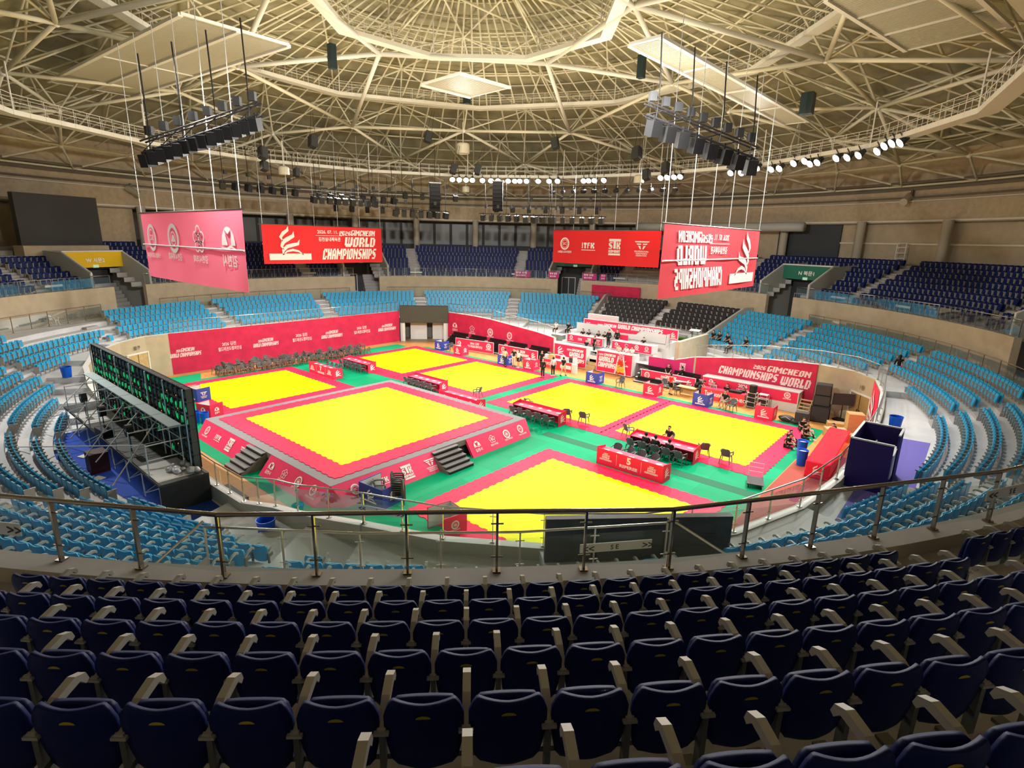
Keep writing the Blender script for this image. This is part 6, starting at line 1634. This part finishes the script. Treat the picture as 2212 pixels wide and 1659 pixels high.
def person_mesh(kind, sleeve, legs, hairlen):
    key = (kind, sleeve, legs, hairlen)
    if key in PC: return PC[key]
    J = pose(kind); V = []; Rr = []; ix = {}
    def add(k, p, r): ix[k] = len(V); V.append(p); Rr.append(r); return ix[k]
    for k, r in (('pel', .12), ('sp', .105), ('ch', .125), ('nk', .05), ('h0', .06), ('h1', .088), ('h2', .06)): add(k, J[k], r)
    E = [(0, 1), (1, 2), (2, 3), (3, 4), (4, 5), (5, 6)]
    hd = Vector(J['h1']); up = (Vector(J['h2']) - Vector(J['h0'])).normalized(); fw = Vector((0, 1, 0)); fw = (fw - up * fw.dot(up)).normalized()
    a = add('nose', tuple(hd + fw * .105 - up * .01), .012); E.append((ix['h1'], a))
    for s in (-1, 1): a = add('ear%d' % s, tuple(hd + Vector((s * .095, 0, 0))), .016); E.append((ix['h1'], a))
    for n in 'lr':
        s = -1 if n == 'l' else 1
        add('sh' + n, J['sh' + n], .055); add('el' + n, J['el' + n], .042); add('wr' + n, J['wr' + n], .028)
        E += [(2, ix['sh' + n]), (ix['sh' + n], ix['el' + n]), (ix['el' + n], ix['wr' + n])]
        w = Vector(J['wr' + n]); d = (w - Vector(J['el' + n])).normalized(); side = Vector((1, 0, 0)) if abs(d.x) < .8 else Vector((0, 1, 0))
        side = (side - d * side.dot(d)).normalized(); nn = d.cross(side)
        pm = add('pm' + n, tuple(w + d * .07), .03); E.append((ix['wr' + n], pm))
        for f in range(4):
            ln = (.07, .08, .075, .06)[f]; q0 = w + d * .10 + side * (-.03 + .02 * f); q1 = q0 + d * ln * .6 + nn * .01; q2 = q1 + d * ln * .4 + nn * .02
            i0 = add('f', tuple(q0), .010); i1 = add('f', tuple(q1), .009); i2 = add('f', tuple(q2), .008); E += [(pm, i0), (i0, i1), (i1, i2)]
        q0 = w + d * .045 + side * s * -.035; q1 = q0 + d * .04 + side * s * -.02
        i0 = add('t', tuple(q0), .012); i1 = add('t', tuple(q1), .010); E += [(pm, i0), (i0, i1)]
        add('hi' + n, J['hi' + n], .085); add('kn' + n, J['kn' + n], .058); add('an' + n, J['an' + n], .038); add('to' + n, J['to' + n], .035)
        E += [(0, ix['hi' + n]), (ix['hi' + n], ix['kn' + n]), (ix['kn' + n], ix['an' + n]), (ix['an' + n], ix['to' + n])]
    out = {'body': skinned('body', V, E, Rr, SKIN)}
    # clothing
    V2 = [J['sp'], J['ch'], lerp(J['ch'], J['nk'], .55), J['pel']]; R2 = [.13, .145, .09, .14]; E2 = [(0, 1), (1, 2), (0, 3)]
    for n in 'lr':
        e = J['el' + n] if sleeve == 'long' else lerp(J['sh' + n], J['el' + n], .75); i = len(V2); V2 += [J['sh' + n], e]; R2 += [.078, .06]; E2 += [(1, i), (i, i + 1)]
        if sleeve == 'long': V2.append(lerp(J['el' + n], J['wr' + n], .92)); R2.append(.042); E2.append((i + 1, i + 2))
    out['shirt'] = skinned('shirt', V2, E2, R2, WHITE)
    V3 = [J['pel']]; R3 = [.135]; E3 = []
    for n in 'lr':
        i = len(V3); k = J['kn' + n]
        if legs == 'long': V3 += [J['hi' + n], k, lerp(k, J['an' + n], .92)]; R3 += [.105, .075, .06]; E3 += [(0, i), (i, i + 1), (i + 1, i + 2)]
        else: V3 += [J['hi' + n], lerp(J['hi' + n], k, .8)]; R3 += [.108, .095]; E3 += [(0, i), (i, i + 1)]
    out['trousers'] = skinned('trousers', V3, E3, R3, WHITE)
    b = MB(); c = hd + up * .025 - fw * .02; b.ball(tuple(c), .112, 12, (.92, 1.0, 1.0))
    b.v = [tuple(Vector(v) - fw * (.06 * max(0, (Vector(v) - c).dot(fw) / .1) if (Vector(v) - c).dot(up) < .03 else 0) * 1.6) for v in b.v]
    if hairlen == 'long': b.tube(tuple(hd - fw * .06), tuple(hd - fw * .09 - up * .28), .09, 8, .05)
    out['hair'] = b.mesh('hair', HAIR, True)
    b = MB()
    for s in (-1, 1): b.ball(tuple(hd + fw * .085 + Vector((s * .033, 0, 0)) + up * .012), .011, 6)
    out['eyes'] = b.mesh('eyes', BLACK)
    out['mouth'] = MB().box(tuple(hd + fw * .083 - up * .045), (.045, .01, .01)).mesh('mouth', mat('lips', (.4, .12, .1), .5))
    for n in 'lr':
        a, tt = Vector(J['an' + n]), Vector(J['to' + n]); b = MB(); dd = (tt - a); b.tube(tuple(a - dd * .25 - Vector((0, 0, .02))), tuple(tt + dd * .15), .05, 8, .035)
        out['shoe' + n] = b.mesh('shoe', SHOE)
    PC[key] = out; return out
CK = {'black': (0.012, .012, .014), 'white': (.75, .74, .72), 'beige': (.48, .42, .30), 'navy': (.02, .03, .07), 'cream': (.70, .62, .38), 'red': (.65, .02, .02), 'grey': (.25, .25, .26), 'lgrey': (.5, .5, .5), 'pink': (.55, .06, .22), 'tan': (.60, .52, .40)}
def person(u, v, z, face, kind, top, bot, label, sleeve='short', legs='long', hair='short', shoe='white'):
    t = thing('person', label, 'person', UV(u, v, z), math.radians(face) - PI / 2)
    for k, me in person_mesh(kind, sleeve, legs, hair).items():
        o = meshobj(k.rstrip('lr') if k.startswith('shoe') else k, me, t)
        if k in ('shirt', 'trousers') or k.startswith('shoe'):
            c = top if k == 'shirt' else bot if k == 'trousers' else shoe
            o.material_slots[0].link = 'OBJECT'; o.material_slots[0].material = mat('cloth_' + c, CK[c], .8)
    return t
# around the back mats
person(-33.64, 38.25, .012, 170, 'walk', 'beige', 'navy', 'person in a beige shirt and dark trousers walking at the back with a strap bag', shoe='black')
person(-33.1, 38.9, .012, -60, 'hip', 'black', 'tan', 'person in a black shirt and light trousers, hand on hip, at the back', shoe='black')
person(-32.4, 38.75, .012, -110, 'stand', 'white', 'black', 'person in a white shirt and black shorts beside the red corner box', legs='short', hair='long')
person(-30.7, 40.1, .012, -80, 'stand', 'black', 'black', 'person in black standing behind the red corner box by the goods table')
person(-28.45, 37.35, .012, -80, 'stand', 'black', 'black', 'tall person all in black standing at the corner of the mat', sleeve='long', shoe='black', hair='long')
person(-28.2, 38.5, .012, 150, 'stand', 'lgrey', 'black', 'person in a grey top carrying clothes beside the tall one in black', sleeve='long', shoe='white')
person(-27.55, 39.15, .012, 95, 'walk', 'black', 'cream', 'person in a black T-shirt and cream shorts seen from behind before the stage', legs='short', shoe='black')
# officials on the podium
for (u, v, f, hp, lb, hr) in [(-30.2, 46.0, -90, 'black', 'person in black sitting at the left end of the second row desk', 'long'), (-29.5, 46.0, -90, 'black', 'long-haired person in black, second from the left in the second row', 'long'), (-28.4, 46.0, -90, 'black', 'person in black with long hair in the middle of the second row desk', 'long'), (-27.7, 46.0, -90, 'black', 'person in black with short hair at the right end of the second row desk', 'short')]:
    person(u, v, 1.9, f, 'desk', hp, 'black', lb, hair=hr, shoe='black')
person(-26.85, 45.3, 1.9, -95, 'stand', 'black', 'black', 'person in black with a white badge standing between the two second row desks', sleeve='long', shoe='black')
person(-26.3, 45.9, 1.9, -80, 'stand', 'black', 'black', 'person in black with a red lanyard standing by the right second row desk', sleeve='long', shoe='black')
person(-28.5, 44.1, 1.3, -90, 'sit', 'black', 'black', 'person in black sitting behind the left stage panel')
person(-27.7, 44.2, 1.3, -120, 'stand', 'black', 'black', 'person in a black and red top standing behind the left stage panel')
person(-24.9, 44.0, 1.3, -90, 'desk', 'tan', 'black', 'person in a tan top sitting behind the right stage panel')
person(-24.15, 44.0, 1.3, -90, 'desk', 'white', 'black', 'person in a white robe behind the flower wreath, left one')
person(-23.6, 44.05, 1.3, -90, 'desk', 'white', 'black', 'person in a white robe behind the flower wreath, right one')
person(-23.6, 46.1, 1.9, -90, 'desk', 'black', 'black', 'person in a dark red top sitting alone at the right second row desk')
# small platform left of the podium with sitting people
t = CT('camera_stand', 'grey equipment table at the left end of the podium steps', 'table', -33.4, 46.2, 1.3)
MB().box((0, 0, .95), (1.6, .8, .06)).obj('top', WPANEL, t); MB().box((0, .1, .46), (1.4, .6, .92)).obj('body', mat('olive_case', (.22, .24, .2), .6), t)
for (u, v, zz, tp, lb) in [(-35.2, 48.3, 2.0, 'white', 'person in a white shirt sitting above the equipment table'), (-34.0, 48.9, 2.0, 'black', 'person in a black T-shirt facing the hall above the equipment table'), (-33.0, 48.2, 1.8, 'black', 'person in black sitting right above the equipment table'), (-32.2, 46.6, 1.5, 'black', 'person in black bending over beside the white screen')]:
    person(u, v, zz - .1, -80, 'sit', tp, 'black', lb)
# right of the stage
person(-19.6, 43.1, .5, -70, 'sit', 'black', 'black', 'person in black with blond hair sitting on the bleacher by white bags')
person(-18.4, 43.1, .5, 200, 'sit', 'black', 'black', 'person in black with a white cap on the bleacher', sleeve='long')
MB().box((0, 0, 0), (1.3, .7, .04), rz=.3).obj('white_sheet', PAPER, loc=UV(-17.9, 42.4, .75), label='white sheet spread on the bleacher before the person with the cap', category='sheet')
person(-18.0, 40.3, .0, 60, 'stand', 'red', 'black', 'person in a red T-shirt and black shorts standing beside the small wooden table', legs='short', shoe='black')
chair(-17.75, 40.75, 60, 'grey armchair between the person in red and the wooden table', z=0)
person(-16.35, 41.3, .0, 10, 'bend', 'black', 'black', 'person in black bending over the left end of the long red table', legs='short')
for (u, lb) in ((-15.2, 'person in a dark grey top sitting at the long red table, left'), (-14.2, 'person in black sitting in the middle of the long red table'), (-13.0, 'person in black behind the sound console')): person(u, 41.95 + (.0), .0, -90, 'desk', 'grey' if u < -15 else 'black', 'black', lb)
person(-13.55, 39.85, .012, -100, 'sit', 'black', 'tan', 'person in a black T-shirt sitting beside the blue corner box on the right', legs='short')
# people at the referee table and on the floor
for (u, v, lb) in [(-13.35, 27.25, 'person in a black shirt sitting at the referee table, left one'), (-12.75, 27.2, 'person in a black shirt with white back print at the referee table, middle'), (-11.9, 27.15, 'person in black leaning on the referee table, right one')]: person(u, v, .012, 90, 'desk', 'black', 'black', lb, shoe='white')
deco('back_print', bpy.data.objects['person.026'] if 'person.026' in bpy.data.objects else None, (.16, -.16, .86), (-1, 0, 0), (0, 0, 1), rect(0, 0, .3, .06), WHITE, off=.02) if False else None
person(-12.9, 29.3, .012, -95, 'sit', 'black', 'black', 'person in black facing the camera beyond the referee table')
chair(-12.9, 29.3, -95, 'grey armchair under the person beyond the referee table')
for (u, v, f, tp, bt, lb) in [(-7.75, 34.2, -10, 'black', 'black', 'person in black sitting on the mat border, nearest the blue barrel'), (-7.9, 35.0, -20, 'black', 'black', 'person in a black cap sitting behind the nearest one on the border'), (-7.4, 36.7, -20, 'black', 'black', 'person in black with crossed legs on the green floor'), (-7.6, 37.6, -30, 'black', 'tan', 'person in black with grey trousers, second in the sitting group'),
                             (-7.9, 38.3, -60, 'black', 'black', 'person in black at the back of the sitting group'), (-6.2, 38.5, -80, 'tan', 'tan', 'person in a grey top sitting between cardboard boxes and red table'), (-5.9, 37.9, -120, 'black', 'black', 'person in black crouching by the end of the red covered table')]:
    person(u, v, .04 if u < -7.2 else .012, f, 'floor', tp, bt, lb)
# spectators in the lower rows and on the walkway
for k, (az, j) in enumerate([(30.2, 6), (28.6, 6), (26.4, 6), (23.8, 7), (21.5, 6)]):
    p = POL(az, Rj(j) - .28, Tz(j)); 
    person(p.x, p.y, p.z - .05, math.degrees(RAD(az)) + 180, 'sit', 'black', 'black' if k else 'grey', 'black clad spectator in the light blue seats, ' + ['leftmost of the group', 'second from the left', 'middle of the group', 'second from the right', 'rightmost of the group'][k], shoe='black')
p = UV(-4.0, 44.4, 3.02)
t = person(p.x, p.y, p.z, 100, 'stand', 'black', 'pink', 'person in a black top and pink skirt standing on the right walkway', hair='long', sleeve='long')
